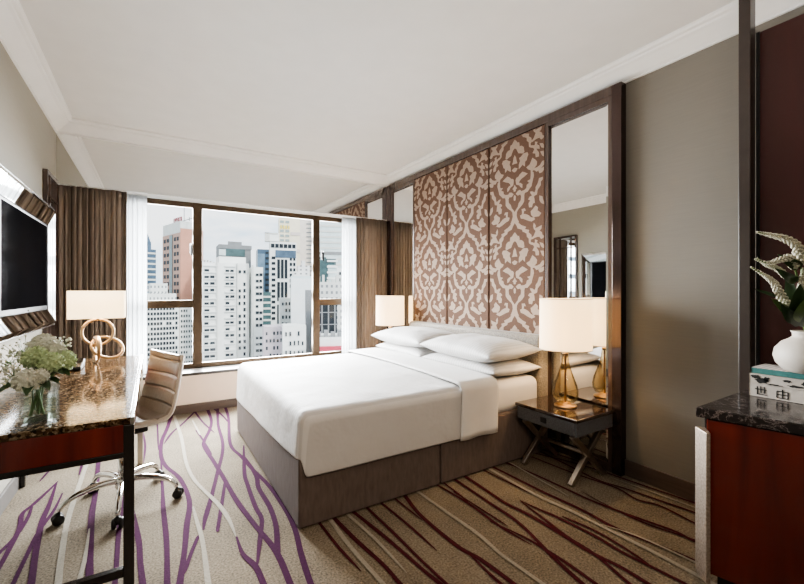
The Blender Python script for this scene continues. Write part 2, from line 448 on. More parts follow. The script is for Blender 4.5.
for pts, w, e in [
    ([(195, 240), (165, 270), (110, 320), (75, 350), (65, 400), (20, 490), (-20, 560)], .03, (0, .8)),
    ([(190, 245), (165, 320), (140, 380), (120, 480), (105, 584)], .036, (0, .8)),
    ([(210, 280), (180, 340), (130, 410), (90, 490), (45, 584)], .026, (0, .8)),
    ([(330, 180), (322, 270), (308, 360), (302, 480), (300, 584)], .038, (.8, .8)),
    ([(412, 300), (400, 400), (390, 540)], .028, (.3, .8)),
    ([(278, 165), (275, 185), (266, 220)], .026, (.6, 0)), ([(165, 205), (150, 222), (133, 242)], .02, (.4, 0)),
    ([(110, 320), (90, 370), (50, 430), (0, 480)], .026, (0, .5))]:
    strip(crop(*B_, pts), w, 1, .0016, e)
for c_, pts, w, e in [
    (A_, [(175, 60), (195, 120), (210, 200), (240, 260), (310, 330), (345, 380), (368, 435)], .03, (.1, 0)),
    (A_, [(232, 340), (245, 390), (262, 450), (280, 584)], .03, (0, 1.2)), (A_, [(230, 65), (242, 88), (255, 112)], .02, (0, 0)),
    (B_, [(285, 200), (250, 300), (225, 380), (205, 500), (195, 584)], .034, (.6, .8)), (B_, [(300, 400), (285, 500), (270, 560)], .024, (0, .8))]:
    strip(crop(*c_, pts), w, 3, .0011, e)
C_ = (300, 440, 4.02); D_ = (490, 440, 3.829)
for c_, pts, w, e in [
    (C_, [(85, 345), (160, 440), (245, 530)], .020, (.3, 0)), (C_, [(145, 325), (230, 410), (330, 500), (400, 579)], .030, (.3, 1)),
    (C_, [(225, 300), (320, 375), (420, 460), (500, 530), (560, 579)], .028, (.3, 1)), (C_, [(275, 280), (380, 380), (480, 480), (585, 579)], .022, (.3, 1)),
    (C_, [(335, 262), (430, 340), (550, 448)], .020, (.3, 0)), (C_, [(426, 232), (470, 290), (540, 355), (640, 435), (720, 480), (804, 540)], .032, (.3, 1)),
    (C_, [(660, 440), (760, 540), (804, 579)], .022, (0, 1)), (C_, [(388, 243), (490, 325)], .016, (.3, 0)),
    (C_, [(555, 185), (680, 260), (804, 350), (930, 425)], .022, (.3, 0)), (C_, [(585, 180), (650, 230), (690, 272)], .018, (.3, 0)),
    (D_, [(0, 205), (60, 245), (150, 290), (260, 355), (380, 430), (500, 490), (600, 551)], .032, (.9, 1)),
    (D_, [(0, 245), (110, 320), (240, 450), (350, 551)], .028, (.9, 1)), (D_, [(0, 315), (130, 375), (240, 440), (330, 500), (400, 551)], .024, (0, 1)),
    (D_, [(115, 235), (180, 265), (260, 300), (400, 370), (500, 430), (620, 490), (740, 551)], .026, (0, 1)),
    (D_, [(120, 240), (200, 300), (290, 370), (400, 440), (530, 551)], .024, (0, 1)), (D_, [(275, 295), (400, 350), (520, 420), (620, 490)], .02, (0, 0)),
    (D_, [(0, 100), (100, 150), (210, 205), (350, 270), (480, 340), (640, 405), (780, 465)], .03, (.4, 1)),
    (D_, [(50, 85), (160, 130), (280, 185), (400, 240), (560, 300), (700, 350), (780, 390)], .026, (.6, 1)),
    (D_, [(180, 75), (320, 130), (480, 185), (560, 230), (650, 255), (780, 320)], .02, (.8, 1)), (D_, [(300, 100), (410, 155), (520, 190), (650, 235), (780, 280)], .022, (.5, 1)),
    (D_, [(0, 130), (80, 170), (160, 210)], .016, (.3, 0)), (D_, [(350, 200), (450, 255), (600, 325), (780, 385)], .016, (0, 1)),
    (D_, [(0, 290), (70, 335)], .014, (.3, 0)), (D_, [(200, 60), (300, 85), (420, 120)], .022, (.6, 1.0)), (D_, [(250, 55), (360, 90), (450, 110)], .02, (.6, .8))]:
    strip(crop(*c_, pts), w, 2, .0016, e)
for c_, pts, w, e in [
    (C_, [(480, 215), (600, 300), (720, 385), (804, 460), (930, 550)], .028, (.3, 1)), (C_, [(130, 335), (200, 430), (330, 579)], .03, (.3, 1)),
    (C_, [(200, 310), (310, 410), (430, 540)], .022, (.3, 0)), (D_, [(0, 115), (170, 210), (300, 270), (440, 340), (600, 420), (780, 515)], .034, (.3, 1)),
    (D_, [(400, 320), (560, 370), (780, 470)], .02, (0, 1)), (D_, [(460, 145), (600, 195), (780, 260)], .018, (0, 1)), (D_, [(60, 80), (200, 160), (300, 218)], .018, (.3, 0))]:
    strip(crop(*c_, pts), w, 3, .0011, e)
st(fl.build('floor', [M['carpet'], M['line_p'], M['line_p_warm'], M['line_w']], origin=(0, 0, 0)))
T = .12
st(MB().box(XL - T, XL, YB - T, GY + .1, -.05, ZC + .05).build('wall_left', M['wall_l']))
st(MB().box(XR, XR + T, YB - T, GY + .1, -.05, ZC + .05).build('wall_right', M['wall_r']))
st(MB().box(XL, XR, YB - T, YB, -.05, ZC + .05).build('wall_front', M['wall_l']))
st(MB().box(XL, XR, YF, GY + .1, -.05, ZS - .03).build('wall_back', M['sillwall']))
st(MB().box(XL - T, XR + T, YB - T, YF + .02, ZC, ZC + .1).build('ceiling', M['ceiling']))
st(MB().box(XL, XR, YF + .006, GY + .1, ZH, ZC + .1).build('beam', M['ceiling']))
# cornice: one stepped profile mitred round the room
def cornice():
    prof = [(0, ZK), (.012, ZK), (.012, ZK + .012), (.03, ZK + .022), (.055, ZK + .042), (.085, ZK + .066), (.10, ZK + .074), (.104, ZK + .084), (.122, ZK + .088), (.130, ZK + .098), (.130, ZC + .01), (0, ZC + .01)]
    cor = [(XL, YB, 1, 1), (XR, YB, -1, 1), (XR, YF, -1, -1), (XL, YF, 1, -1)]
    mb = MB(); vs = []; n = len(prof)
    for x, y, sx, sy in cor:
        for d, z in prof: vs.append((x + sx * d, y + sy * d, z))
    fs = []
    for i in range(4):
        j = (i + 1) % 4
        for k in range(n - 1): fs.append((i * n + k, j * n + k, j * n + k + 1, i * n + k + 1))
    return mb.add(vs, fs)
st(cornice().build('trim_1', M['cornice']))
st(MB().box(XL, XL + .015, YB, YF, 0, .10).build('baseboard_left', M['base_grey'], bevel=.003))
st(MB().box(XR - .018, XR, YB, YF, 0, .105).build('baseboard_right', M['base'], bevel=.003))
st(MB().box(XL, XR, YF - .016, YF, 0, .085).build('baseboard_back', M['base'], bevel=.003))
st(MB().box(XL, XR, YF - .03, GY - .02, ZS - .03, ZS).build('sill', pbr('sill_dark_edge', (.055, .048, .043), .3, 0, 30, .1), bevel=.004))
# mirrored band over the window
M['screen'].node_tree.nodes['Principled BSDF'].inputs['IOR'].default_value = 1.12
tag(MB().box(XL + .002, XR - .06, YF - .002, YF + .006, ZH - .004, ZK).build('mirror_band', M['mirror_g']),
    'wide plain mirror band above the window reflecting the ceiling', 'mirror')
# window: bronze frame, mullions, transoms, panes
w = thing('window_1', None, None, (.97, GY, ZS)); tag(w, kind='structure')
wf = MB(); wx0, wx1 = XL, XR
wf.box(wx0, wx1, GY - .04, GY + .004, ZH - .055, ZH); wf.box(wx0, wx1, GY - .04, GY + .004, ZS, ZS + .05)
for a, b in ((wx0, wx0 + .06), (.365, .455), (1.672, 1.762), (wx1 - .06, wx1)): wf.box(a, b, GY - .045, GY + .004, ZS, ZH)
wf.box(wx0, .40, GY - .04, GY + .004, 1.035, 1.115); wf.box(1.72, wx1, GY - .04, GY + .004, 1.035, 1.115)
wf.build('window_frame', M['bronze'], w, bevel=.006)
for a, b, c, d in ((-.64, .365, .45, 1.035), (-.64, .365, 1.115, 2.085), (.455, 1.672, .45, 2.085), (1.762, 2.58, .45, 1.035), (1.762, 2.58, 1.115, 2.085)):
    MB().add([(a, GY, c), (b, GY, c), (b, GY, d), (a, GY, d)], [(0, 1, 2, 3)]).build('pane', M['glass'], w)
for x_ in (.352, 1.79):
    hb = MB(); hb.box(x_ - .012, x_ + .012, GY - .062, GY - .04, 1.60, 1.71); hb.tube([(x_, GY - .06, 1.70), (x_, GY - .09, 1.69), (x_, GY - .09, 1.58)], .009, 8)
    hb.build('window_handle', M['black'], w, bevel=.002)

# ------------------------------------------------------------------ curtains
def drape(name, x0, x1, y, z0, z1, amp, folds, mat, label, cat, group, th=.004, seed=0, flare=0.0):
    rnd = random.Random(seed); ph = [rnd.uniform(0, 6.28) for _ in range(4)]
    mb = MB()
    def fn(u, v):
        s = u * folds * 2 * PI
        wv = math.sin(s + .7 * math.sin(u * 9 + ph[0]) + .25 * v) * (.75 + .3 * math.sin(u * 13 + ph[1])) + .35 * math.sin(2.3 * s + ph[2])
        a = amp * (.75 + .25 * v)
        return (x0 + (x1 - x0) * u + .25 * amp * math.sin(2 * s + ph[3]) + flare * v * (u - .5), y + a * wv * .6, z1 + (z0 - z1) * v)
    mb.grid(fn, int(folds * 14), 10)
    return tag(mb.build(name, mat, smooth=True, solid=th), label, cat, group)
drape('curtain', -.697, -.205, 4.555, ZS + .005, ZH - .004, .055, 12, M['curtain'], 'dark brown pleated curtain behind the desk lamp, left of the window', 'curtain', 'brown window curtains', seed=3)
drape('curtain', 2.175, 2.636, 4.553, ZS + .005, ZH - .004, .055, 11, M['curtain'], 'dark brown pleated curtain right of the window, by the headboard wall', 'curtain', 'brown window curtains', seed=5)
drape('sheer_curtain', -.30, -.035, 4.625, ZS + .005, ZH - .004, .018, 7, M['sheer'], 'white sheer curtain gathered between left brown curtain and window', 'curtain', 'white sheer curtains', .001, seed=8)
drape('sheer_curtain', 2.02, 2.30, 4.625, ZS + .005, ZH - .004, .018, 7, M['sheer'], 'white sheer curtain gathered between window and right brown curtain', 'curtain', 'white sheer curtains', .001, seed=9)

# ------------------------------------------------------------------ headboard wall panelling
HX = 2.58      # front face of the surround
Y0, Y1 = 1.437, 4.484
hp = thing('wall_panelling', 'brown framed feature panelling with damask centre and side mirrors behind bed', 'wall panel', (2.61, 2.945, 0))
mb = MB()
mb.box(HX, XR - .001, Y0, Y0 + .062, 0, ZK - .002); mb.build('outer_stile', M['bronze_l'], hp, bevel=.003); mb = MB(); mb.box(HX, XR - .001, Y1 - .095, Y1, 0, ZK - .002)
mb.build('outer_stile', M['bronze_l'], hp, bevel=.003)
mb = MB(); mb.box(HX, XR - .001, Y0 + .062, Y1 - .062, ZK - .062, ZK - .002); mb.build('top_rail', M['frame_dk'], hp, bevel=.003)
MB().box(XR - .02, XR - .001, Y0 + .062, Y1 - .062, 0, ZK - .06).build('backing_board', M['frame_dk'], hp)
def mirror_unit(y0, y1):
    f = MB()
    for a, b in ((y0, y0 + .03), (y1 - .03, y1)): f.box(HX + .006, XR - .02, a, b, 0, ZK - .062)
    f.box(HX + .006, XR - .02, y0 + .03, y1 - .03, ZK - .095, ZK - .062); f.box(HX + .006, XR - .02, y0 + .03, y1 - .03, 0, .06)
    fr = f.build('mirror_frame', M['frame_dk'], hp, bevel=.004)
    g = MB(); a, b, c, d = y0 + .03, y1 - .03, .06, ZK - .095; xf, xb, k = 2.601, 2.610, .022
    vs = [(xb, a, c), (xb, b, c), (xb, b, d), (xb, a, d), (xf, a + k, c + k), (xf, b - k, c + k), (xf, b - k, d - k), (xf, a + k, d - k)]
    g.add(vs, [(4, 5, 6, 7), (0, 1, 5, 4), (1, 2, 6, 5), (2, 3, 7, 6), (3, 0, 4, 7)]).build('mirror_glass', M['mirror'], fr)
mirror_unit(Y0 + .062, 2.035); mirror_unit(3.855, Y1 - .095)
# damask motif, half a repeat: u = 0 on the axis .. 1 at panel edge, v = 0..1 up one repeat
def seg_poly(pts, n=4):
    out = []; k = len(pts)
    for i in range(k):
        a, b, c, d = pts[i - 1], pts[i], pts[(i + 1) % k], pts[(i + 2) % k]
        for j in range(n):
            t = j / n
            out.append(tuple(.5 * ((2 * b[q]) + (c[q] - a[q]) * t + (2 * a[q] - 5 * b[q] + 4 * c[q] - d[q]) * t * t + (3 * b[q] - a[q] - 3 * c[q] + d[q]) * t ** 3) for q in (0, 1)))
    return out
def px_poly(p):  # drawn half tile
    out = []
    for x, y in p:
        sl = (222 + y / 11.68 - 292) / (488 + x / 11.68 - 152)
        ya = y - sl * (x - 322)
        out.append((max(0, (x - 322) / 333.0), (1117 - ya) / 1085.0))
    return out
def B(pts): return [(x, y + 537) for x, y in pts]
MOTIF = [
    [(322, -40), (340, -10), (375, 22), (405, 42), (452, 58), (440, 84), (488, 95), (480, 122), (512, 150), (516, 190), (502, 215), (508, 240), (538, 250), (515, 258), (495, 243), (492, 190), (470, 165), (468, 130), (438, 112), (422, 108), (414, 84), (390, 75), (362, 70), (350, 38), (332, 15), (322, 8)],
    [(545, 10), (560, 40), (555, 75), (590, 65), (630, 40), (620, 75), (600, 100), (625, 120), (632, 150), (652, 165), (645, 180), (625, 192), (608, 165), (575, 168), (548, 180), (525, 195), (518, 190), (545, 165), (560, 130), (570, 100), (550, 80), (542, 45)],
    [(560, 205), (580, 215), (572, 240), (600, 265), (605, 295), (570, 285), (575, 310), (595, 345), (595, 385), (570, 385), (565, 340), (535, 330), (555, 290), (540, 265), (505, 250), (520, 240), (550, 250), (562, 235)],
    [(322, 120), (335, 140), (352, 165), (370, 165), (376, 200), (375, 215), (405, 215), (425, 235), (432, 290), (420, 300), (395, 290), (370, 285), (362, 265), (345, 230), (322, 220)],
    [(430, 310), (470, 308), (478, 330), (465, 360), (460, 390), (440, 405), (440, 460), (415, 430), (395, 450), (375, 475), (378, 420), (392, 385), (380, 350), (400, 340), (415, 325)],
    [(322, 300), (332, 330), (338, 370), (350, 400), (322, 402)],
    [(530, 390), (555, 415), (575, 445), (570, 480), (545, 510), (580, 515), (615, 495), (640, 455), (655, 450), (655, 495), (625, 520), (595, 545), (575, 555), (555, 530), (532, 528), (524, 545), (518, 545), (512, 520), (480, 500), (465, 480), (500, 460), (515, 430)],
    [(322, 450), (352, 465), (336, 488), (322, 500)],
    B([(515, 0), (535, 20), (540, 60), (530, 100), (520, 140), (515, 170), (490, 200), (470, 225), (440, 230), (430, 260), (430, 330), (410, 360), (385, 385), (365, 400), (345, 430), (340, 480), (350, 520), (372, 560), (322, 545), (322, 430), (345, 405), (365, 380), (375, 340), (400, 310), (405, 260), (390, 235), (360, 240), (340, 220), (365, 195), (385, 190), (400, 210), (440, 205), (465, 185), (470, 150), (500, 130), (475, 105), (510, 95), (515, 50)]),
    B([(385, 10), (415, -15), (440, 0), (470, 15), (430, 40), (400, 55), (375, 80), (368, 105), (390, 110), (410, 130), (408, 170), (395, 150), (380, 125), (345, 110), (338, 60), (345, 40), (370, 30)]),
    B([(322, 110), (330, 140), (345, 155), (330, 165), (330, 185), (322, 190)]), B([(322, 230), (330, 250), (328, 290), (322, 300)]),
    B([(605, 110), (640, 105), (635, 130), (615, 150), (615, 190), (595, 215), (580, 240), (575, 285), (540, 300), (545, 330), (550, 380), (530, 380), (520, 420), (495, 415), (490, 370), (510, 340), (485, 320), (500, 300), (530, 290), (515, 260), (505, 240), (525, 245), (555, 265), (570, 230), (570, 200), (590, 170), (600, 140)]),
    B([(390, 490), (420, 480), (450, 490), (480, 510), (510, 545), (540, 555), (556, 570), (520, 585), (490, 570), (460, 550), (430, 530), (400, 520)]),
    B([(565, 420), (585, 445), (580, 480), (600, 500), (620, 520), (600, 545), (565, 540), (545, 545), (520, 510), (515, 470), (540, 450)]),
    B([(410, 420), (440, 420), (450, 445), (430, 440), (425, 470), (415, 480), (415, 450)]),
    B([(610, 312), (632, 330), (640, 372), (655, 400), (655, 420), (630, 400), (612, 365)]),
    B([(600, 20), (625, 0), (655, -10), (655, 20), (630, 40), (610, 45)]),
    [(610, 240), (640, 250), (655, 270), (655, 300), (635, 290), (622, 265)], [(620, 335), (648, 340), (655, 360), (655, 400), (640, 385)],
]
def inflate(p, d=6.0):
    ar = sum(p[i - 1][0] * p[i][1] - p[i][0] * p[i - 1][1] for i in range(len(p))); sg = 1 if ar > 0 else -1; out = []
    for i in range(len(p)):
        ax, ay = p[i - 1]; bx_, by_ = p[(i + 1) % len(p)]; ex, ey = bx_ - ax, by_ - ay; l = math.hypot(ex, ey) or 1
        out.append((max(322, p[i][0] + sg * ey / l * d), p[i][1] - sg * ex / l * d))
    return out
ZT = ZK - .064
def damask(y0, y1):
    p = MB(); p.mi = 0; g = .006; xf, xb = 2.586, 2.606
    a, b, z0, z1 = y0 + .002, y1 - .002, .45, ZT
    vs = [(XR - .02, a, z0), (XR - .02, b, z0), (XR - .02, b, z1), (XR - .02, a, z1), (xf + .006, a, z0), (xf + .006, b, z0), (xf + .006, b, z1), (xf + .006, a, z1), (xf, a + g, z0 + g), (xf, b - g, z0 + g), (xf, b - g, z1 - g), (xf, a + g, z1 - g)]
    p.add(vs, [(8, 9, 10, 11), (4, 5, 9, 8), (5, 6, 10, 9), (6, 7, 11, 10), (7, 4, 8, 11), (0, 1, 5, 4), (1, 2, 6, 5), (2, 3, 7, 6), (3, 0, 4, 7)])
    p.mi = 1
    per, yc, hw = .779, (y0 + y1) / 2, (y1 - y0) / 2 - g
    zb = .985 - per  # foot of a repeat
    for k in range(-1, 4):
        for pi_, poly in enumerate(MOTIF):
            q = px_poly(inflate(poly))
            for sgn in (1, -1):
                pts = [Vector((xf - .0010 - .00005 * pi_, yc + sgn * min(u, 1) * hw, min(max(zb + (k + v) * per, z0 + .01), z1 - .008))) for u, v in q]
                if max(t.z for t in pts) - min(t.z for t in pts) < .004: continue
                tris = tessellate_polygon([pts])
                p.add(pts, tris)
    return p.build('damask_panel', [M['damask'], M['damask_l']], hp)
damask(2.035, 2.64); damask(2.645, 3.245); damask(3.25, 3.855)

# ------------------------------------------------------------------ bed
BX0, BX1, BY0, BY1 = .624, 2.47, 1.965, 3.683
bed = thing('bed', 'king size bed with taupe skirted base and low grey chenille headboard', 'bed', ((BX0 + BX1) / 2, (BY0 + BY1) / 2, 0))
def base_half(x0, x1):
    mb = MB(); mb.box(x0, x1, BY0, BY1, .008, .36)
    return mb.build('skirted_base', M['skirt'], bed, bevel=.012)
base_half(BX0, 1.513); base_half(1.522, BX1)
MB().box(BX0 + .02, BX1 - .01, BY0 + .012, BY1 - .012, .345, .575).build('mattress', M['linen_plain'], bed, bevel=.06, segs=5, smooth=True)
hb = MB(); hb.box(BX1, 2.575, 1.985, 3.80, .0, .872); smooth_by_angle(hb.build('headboard', M['headboard'], bed, bevel=.03, segs=4))

# duvet: hem and shoulder rings round three sides, then a grid over the top
def duvet():
    x0, x1, y0, y1, rc = BX0 + .004, 1.955, BY0 - .012, BY1 + .012, .055
    n1, n2 = 30, 34; per = []
    xsamp = [x1 + (x0 + rc - x1) * i / n1 for i in range(n1 + 1)]
    ysamp = [y0 + rc + (y1 - y0 - 2 * rc) * i / n2 for i in range(n2 + 1)]
    for x in xsamp: per.append((x, y0, 0, -1))
    for i in range(1, 6):
        a = -PI / 2 - (PI / 2) * i / 6; per.append((x0 + rc + rc * math.cos(a), y0 + rc + rc * math.sin(a), math.cos(a), math.sin(a)))
    for y in ysamp: per.append((x0, y, -1, 0))
    for i in range(1, 6):
        a = PI - (PI / 2) * i / 6; per.append((x0 + rc + rc * math.cos(a), y1 - rc + rc * math.sin(a), math.cos(a), math.sin(a)))
    for x in reversed(xsamp): per.append((x, y1, 0, 1))
    yc = (y0 + y1) / 2; half = (y1 - y0) / 2 - rc; ztop = .590
    def hem(x, y, nx, ny):
        if nx < -.7: return .285 + .07 * max(0, 1 - (y - y0) / 1.5) ** 1.2
        return .268
    rings = []
    for kind, q in [('h', 0), ('h', .2), ('h', .4), ('h', .6), ('h', .8), ('a', 0), ('a', .25), ('a', .5), ('a', .75), ('a', 1.0)]:
        ring = []
        for x, y, nx, ny in per:
            hz = hem(x, y, nx, ny)
            if kind == 'h':
                z = hz + (ztop - rc - hz) * q
                o = .012 * (1 - q) * (1 + .25 * math.sin(9 * x + 6 * y)) + .004 * (1 - q) * noise.noise(Vector((x * 4, y * 4, z * 5)))
                p = Vector((x + nx * o, y + ny * o, z))
            else:
                t = q * PI / 2
                p = Vector((x - nx * rc * (1 - math.cos(t)), y - ny * rc * (1 - math.cos(t)), ztop - rc + rc * math.sin(t)))
            ring.append(p)
        rings.append(ring)
    mb = MB(); n = len(per); vs = [p for r in rings for p in r]
    mb.add(vs, [(i * n + k, i * n + k + 1, (i + 1) * n + k + 1, (i + 1) * n + k) for i in range(len(rings) - 1) for k in range(n - 1)])
    def top(u, v):
        x, y = xsamp[round(u * n1)], ysamp[round(v * n2)]
        dx = min(1, (x - x0 - rc) / .8); dy = abs(y - yc) / half
        e = (1 - (1 - dx) ** 3) * (1 - dy ** 3)
        q = min(1, e * 3)
        z = ztop + .020 * e + q * (.006 * noise.noise(Vector((x * 2.1, y * 2.1, 1.7))) + .0035 * noise.noise(Vector((x * 7, y * 4, 4))) + .003 * abs(noise.noise(Vector((x * 3 + y * 4, y * 1.2 - x, 9)))))
        return (x, y, z)
    mb.grid(top, n1, n2)
    o = mb.build('duvet', M['linen_white'], smooth=True, sub=1, solid=.006)
    return tag(o, 'smooth white striped duvet draped over the bed', 'duvet')
duvet()
def turn_sheet():
    y0, y1, R = BY0 - .026, BY1 + .026, .06; zt = .620; hz = .262
    path = []
    for i in range(8): path.append((y0, hz + (zt - R - hz) * i / 8))
    for i in range(7):
        t = PI / 2 * i / 6; path.append((y0 + R * (1 - math.cos(t)), zt - R + R * math.sin(t)))
    for i in range(1, 24): path.append((y0 + R + (y1 - y0 - 2 * R) * i / 24, zt + .014 * math.sin(PI * i / 24)))
    for i in range(7):
        t = PI / 2 * (6 - i) / 6; path.append((y1 - R * (1 - math.cos(t)), zt - R + R * math.sin(t)))
    for i in range(1, 9): path.append((y1, zt - R + (hz - zt + R) * i / 8))
    m = len(path)
    def fn(u, v):
        i = min(int(v * (m - 1) + .5), m - 1); y, z = path[i]
        side = max(0, min(1, (zt - R - z) / .3))
        x0 = 1.665 - .02 * side; x1 = 1.985 - .02 * side
        x = x0 + (x1 - x0) * u
        out = (-.008 * side * (1 + math.sin(9 * u)) if y < 2.5 else .008 * side)
        lip = .010 * max(0, 1 - u / .06)
        return (x, y + out, z + (.005 * noise.noise(Vector((x * 5, y * 3, 2))) if side == 0 else 0) - lip * (1 - side))
    mb = MB(); mb.grid(fn, 18, m - 1)
    return tag(mb.build('flat_sheet', M['linen_plain'], smooth=True, solid=.006), 'plain white sheet turned down in a band across the duvet below the pillows', 'sheet')
turn_sheet()
def pillow(name, cx, cy, zc, wx, wy, h, tilt, label, seed):
    rnd = Vector((seed * 3.7, seed * 1.3, 0)); mb = MB(); nu, nv = 28, 36
    def surf(sgn):
        def fn(u, v):
            a, b = u * 2 - 1, v * 2 - 1
            x = a * wx / 2 * (1 - .075 * (1 - b * b) ** 1.0 * abs(a) ** 2)
            y = b * wy / 2 * (1 - .055 * (1 - a * a) * abs(b) ** 2)
            t = (max(0, 1 - abs(a) ** 2.6) ** .55) * (max(0, 1 - abs(b) ** 3.0) ** .55)
            z = sgn * h / 2 * t * (1 + .10 * noise.noise(Vector((a * 1.5, b * 1.7, sgn)) + rnd)) + .004 * noise.noise(Vector((a * 6, b * 4, 1)) + rnd) * t
            if sgn < 0: z = max(z, -h * .40)
            return (x, y, z)
        return fn
    mb.grid(surf(1), nu, nv); mb.grid(surf(-1), nu, nv)
    o = mb.build(name, M['linen_white'], smooth=True, sub=1, origin=(0, 0, 0))
    o.location = (cx, cy, zc); o.rotation_euler = tilt
    return tag(o, label, 'pillow', 'white pillows at the headboard')
pillow('pillow', 2.212, 2.385, .640, .52, .86, .150, (0, .02, .02), 'lower pillow of the stack nearer the crossed-leg nightstand', 1)
pillow('pillow', 2.188, 2.375, .765, .54, .88, .170, (0, -.04, -.03), 'upper pillow of the stack nearer the crossed-leg nightstand', 2)
pillow('pillow', 2.212, 3.24, .640, .52, .84, .150, (0, .02, -.01), 'lower pillow of the stack on the window side of the bed', 3)
pillow('pillow', 2.188, 3.25, .765, .54, .86, .168, (0, -.04, .03), 'upper pillow of the stack on the window side of the bed', 4)

# ------------------------------------------------------------------ nightstand and table lamp
NX0, NX1, NY0, NY1 = 2.165, 2.56, 1.475, 1.945
def nightstand():
    t = thing('nightstand', 'grey nightstand with dark glossy top and crossed metal legs, beside the bed', 'nightstand', ((NX0 + NX1) / 2, (NY0 + NY1) / 2, 0), group='bedside tables')
    MB().box(NX0 - .006, NX1, NY0 - .006, NY1 + .006, .408, .428).build('table_top', M['nighttop'], t, bevel=.004)
    MB().box(NX0 + .006, NX1 - .004, NY0 + .004, NY1 - .004, .318, .408).build('case', M['nightstand'], t, bevel=.003)
    d = MB().box(NX0 - .004, NX0 + .006, NY0 + .016, NY1 - .016, .326, .402).build('drawer', M['nightstand'], t, bevel=.002)
    pl = MB().box(NX0 - .012, NX0 - .004, 1.71 - .022, 1.71 + .022, .35, .385).build('pull', M['black'], d, bevel=.002)
    for y in (NY0 + .05, NY1 - .05):
        for s in (1, -1):
            xm = (NX0 + NX1) / 2; m = MB()
            a, b = (NX0 + .02, NX1 - .04) if s > 0 else (NX1 - .04, NX0 + .02)
            m.beam((a, y + s * .006, .004), (b, y + s * .006, .318), .034, .03, (0, 1, 0))
            m.build('leg', M['nickel'], t, bevel=.003)
    MB().tube([((NX0 + NX1) / 2 - .01, NY0 + .05, .165), ((NX0 + NX1) / 2 - .01, NY1 - .05, .165)], .012, 10).build('stretcher', M['nickel'], t, smooth=True)
    return t
ns = nightstand()
ns2 = dup(ns); ns2.location.y = 4.045
tag(ns2, 'grey nightstand hidden behind the bed on its window side', 'nightstand')
LX, LY, LZ = 2.372, 1.70, .428
def table_lamp():
    t = thing('table_lamp', 'cream drum lamp with amber glass base on the nightstand by the large mirror', 'lamp', (LX, LY, LZ), group='bedside lamps')
    MB().lathe([(.0, 0), (.072, 0), (.074, .006), (.070, .012), (.045, .016), (.03, .024), (.03, .03), (0, .03)], (LX, LY, LZ)).build('base', M['gold'], t, smooth=True)
    MB().lathe([(.040, .03), (.064, .038), (.080, .068), (.082, .10), (.074, .145), (.056, .195), (.036, .25), (.024, .295), (.018, .345)], (LX, LY, LZ), cap=False).build('glass_body', M['amber'], t, smooth=True)
    MB().lathe([(.007, .03), (.007, .40), (.018, .345), (.018, .362), (.012, .37), (.012, .42), (0, .42)], (LX, LY, LZ), 16).build('stem', M['gold'], t, smooth=True)
    s = MB(); r0, r1 = .167, .165; s.lathe([(r0, .385), (r1, .728)], (LX, LY, LZ), 56, cap=False)
    s.lathe([(r1 - .003, .728), (r0 - .003, .385)], (LX, LY, LZ), 56, cap=False)
    sh = s.build('lamp_shade', M['shade'], t, smooth=True)
    for z_, r_ in ((.388, r0 + .001), (.725, r1 + .001)):
        tr = MB(); tr.tube([(LX + r_ * math.cos(a * PI / 28), LY + r_ * math.sin(a * PI / 28), LZ + z_) for a in range(56)], .003, 6, True); tr.build('shade_rim', M['leather_d'], sh, smooth=True)
    tr = MB()
    for a in range(3): tr.tube([(LX, LY, LZ + .40), (LX + r0 * math.cos(a * 2.094), LY + r0 * math.sin(a * 2.094), LZ + .39)], .002, 6)
    tr.build('shade_spider', M['leather_d'], sh, smooth=True)
    return t
tl = table_lamp()
tl2 = dup(tl); tl2.location.y = 4.045; tl2.location.x = LX
tag(tl2, 'cream drum lamp beside the curtain on the window side of the bed', 'lamp')

# ------------------------------------------------------------------ desk
DX0, DX1, DY0, DY1, DZ = XL + .002, -.052, 1.69, 3.34, .76
desk = thing('desk', 'writing desk with brown granite top, red wood apron and slim dark legs', 'desk', ((DX0 + DX1) / 2, (DY0 + DY1) / 2, 0))
MB().box(DX0, DX1 - .012, DY0 + .012, DY1, DZ - .022, DZ).build('stone_top', M['granite'], desk, bevel=.003)
e = MB(); e.box(DX1 - .012, DX1, DY0, DY1, DZ - .024, DZ + .001); e.build('metal_edge', M['chrome'], desk, bevel=.002)
MB().box(DX0, DX1 - .012, DY0, DY0 + .012, DZ - .022, DZ).build('front_edging', M['granite'], desk, bevel=.002)
ap = MB(); ap.box(DX0 + .005, DX1 - .03, DY0 + .001, DY0 + .022, DZ - .118, DZ - .0225); ap.build('end_apron', M['redwood'], desk, bevel=.002)
MB().box(DX0 + .005, DX1 - .03, DY0, DY0 + .03, DZ - .138, DZ - .118).build('apron_rail', M['ebony'], desk, bevel=.002)
MB().box(DX1 - .026, DX1 - .006, DY0 + .03, DY1 - .03, DZ - .118, DZ - .024).build('side_apron', M['redwood'], desk, bevel=.002)
MB().box(DX0 + .005, DX1 - .03, DY1 - .03, DY1 - .012, DZ - .118, DZ - .024).build('end_apron', M['redwood'], desk, bevel=.002)
for x, y in ((DX1 - .032, DY0), (DX1 - .032, DY1 - .03), (DX0 + .005, DY0), (DX0 + .005, DY1 - .03)):
    MB().box(x, x + .032, y, y + .03, 0, DZ - .024).build('leg', M['ebony'] if y < 2 or x < -.4 else M['nickel'], desk, bevel=.002)
MB().box(DX0 + .037, DX1 - .032, DY0 + .003, DY0 + .027, .205, .235).build('stretcher', M['ebony'], desk, bevel=.002)

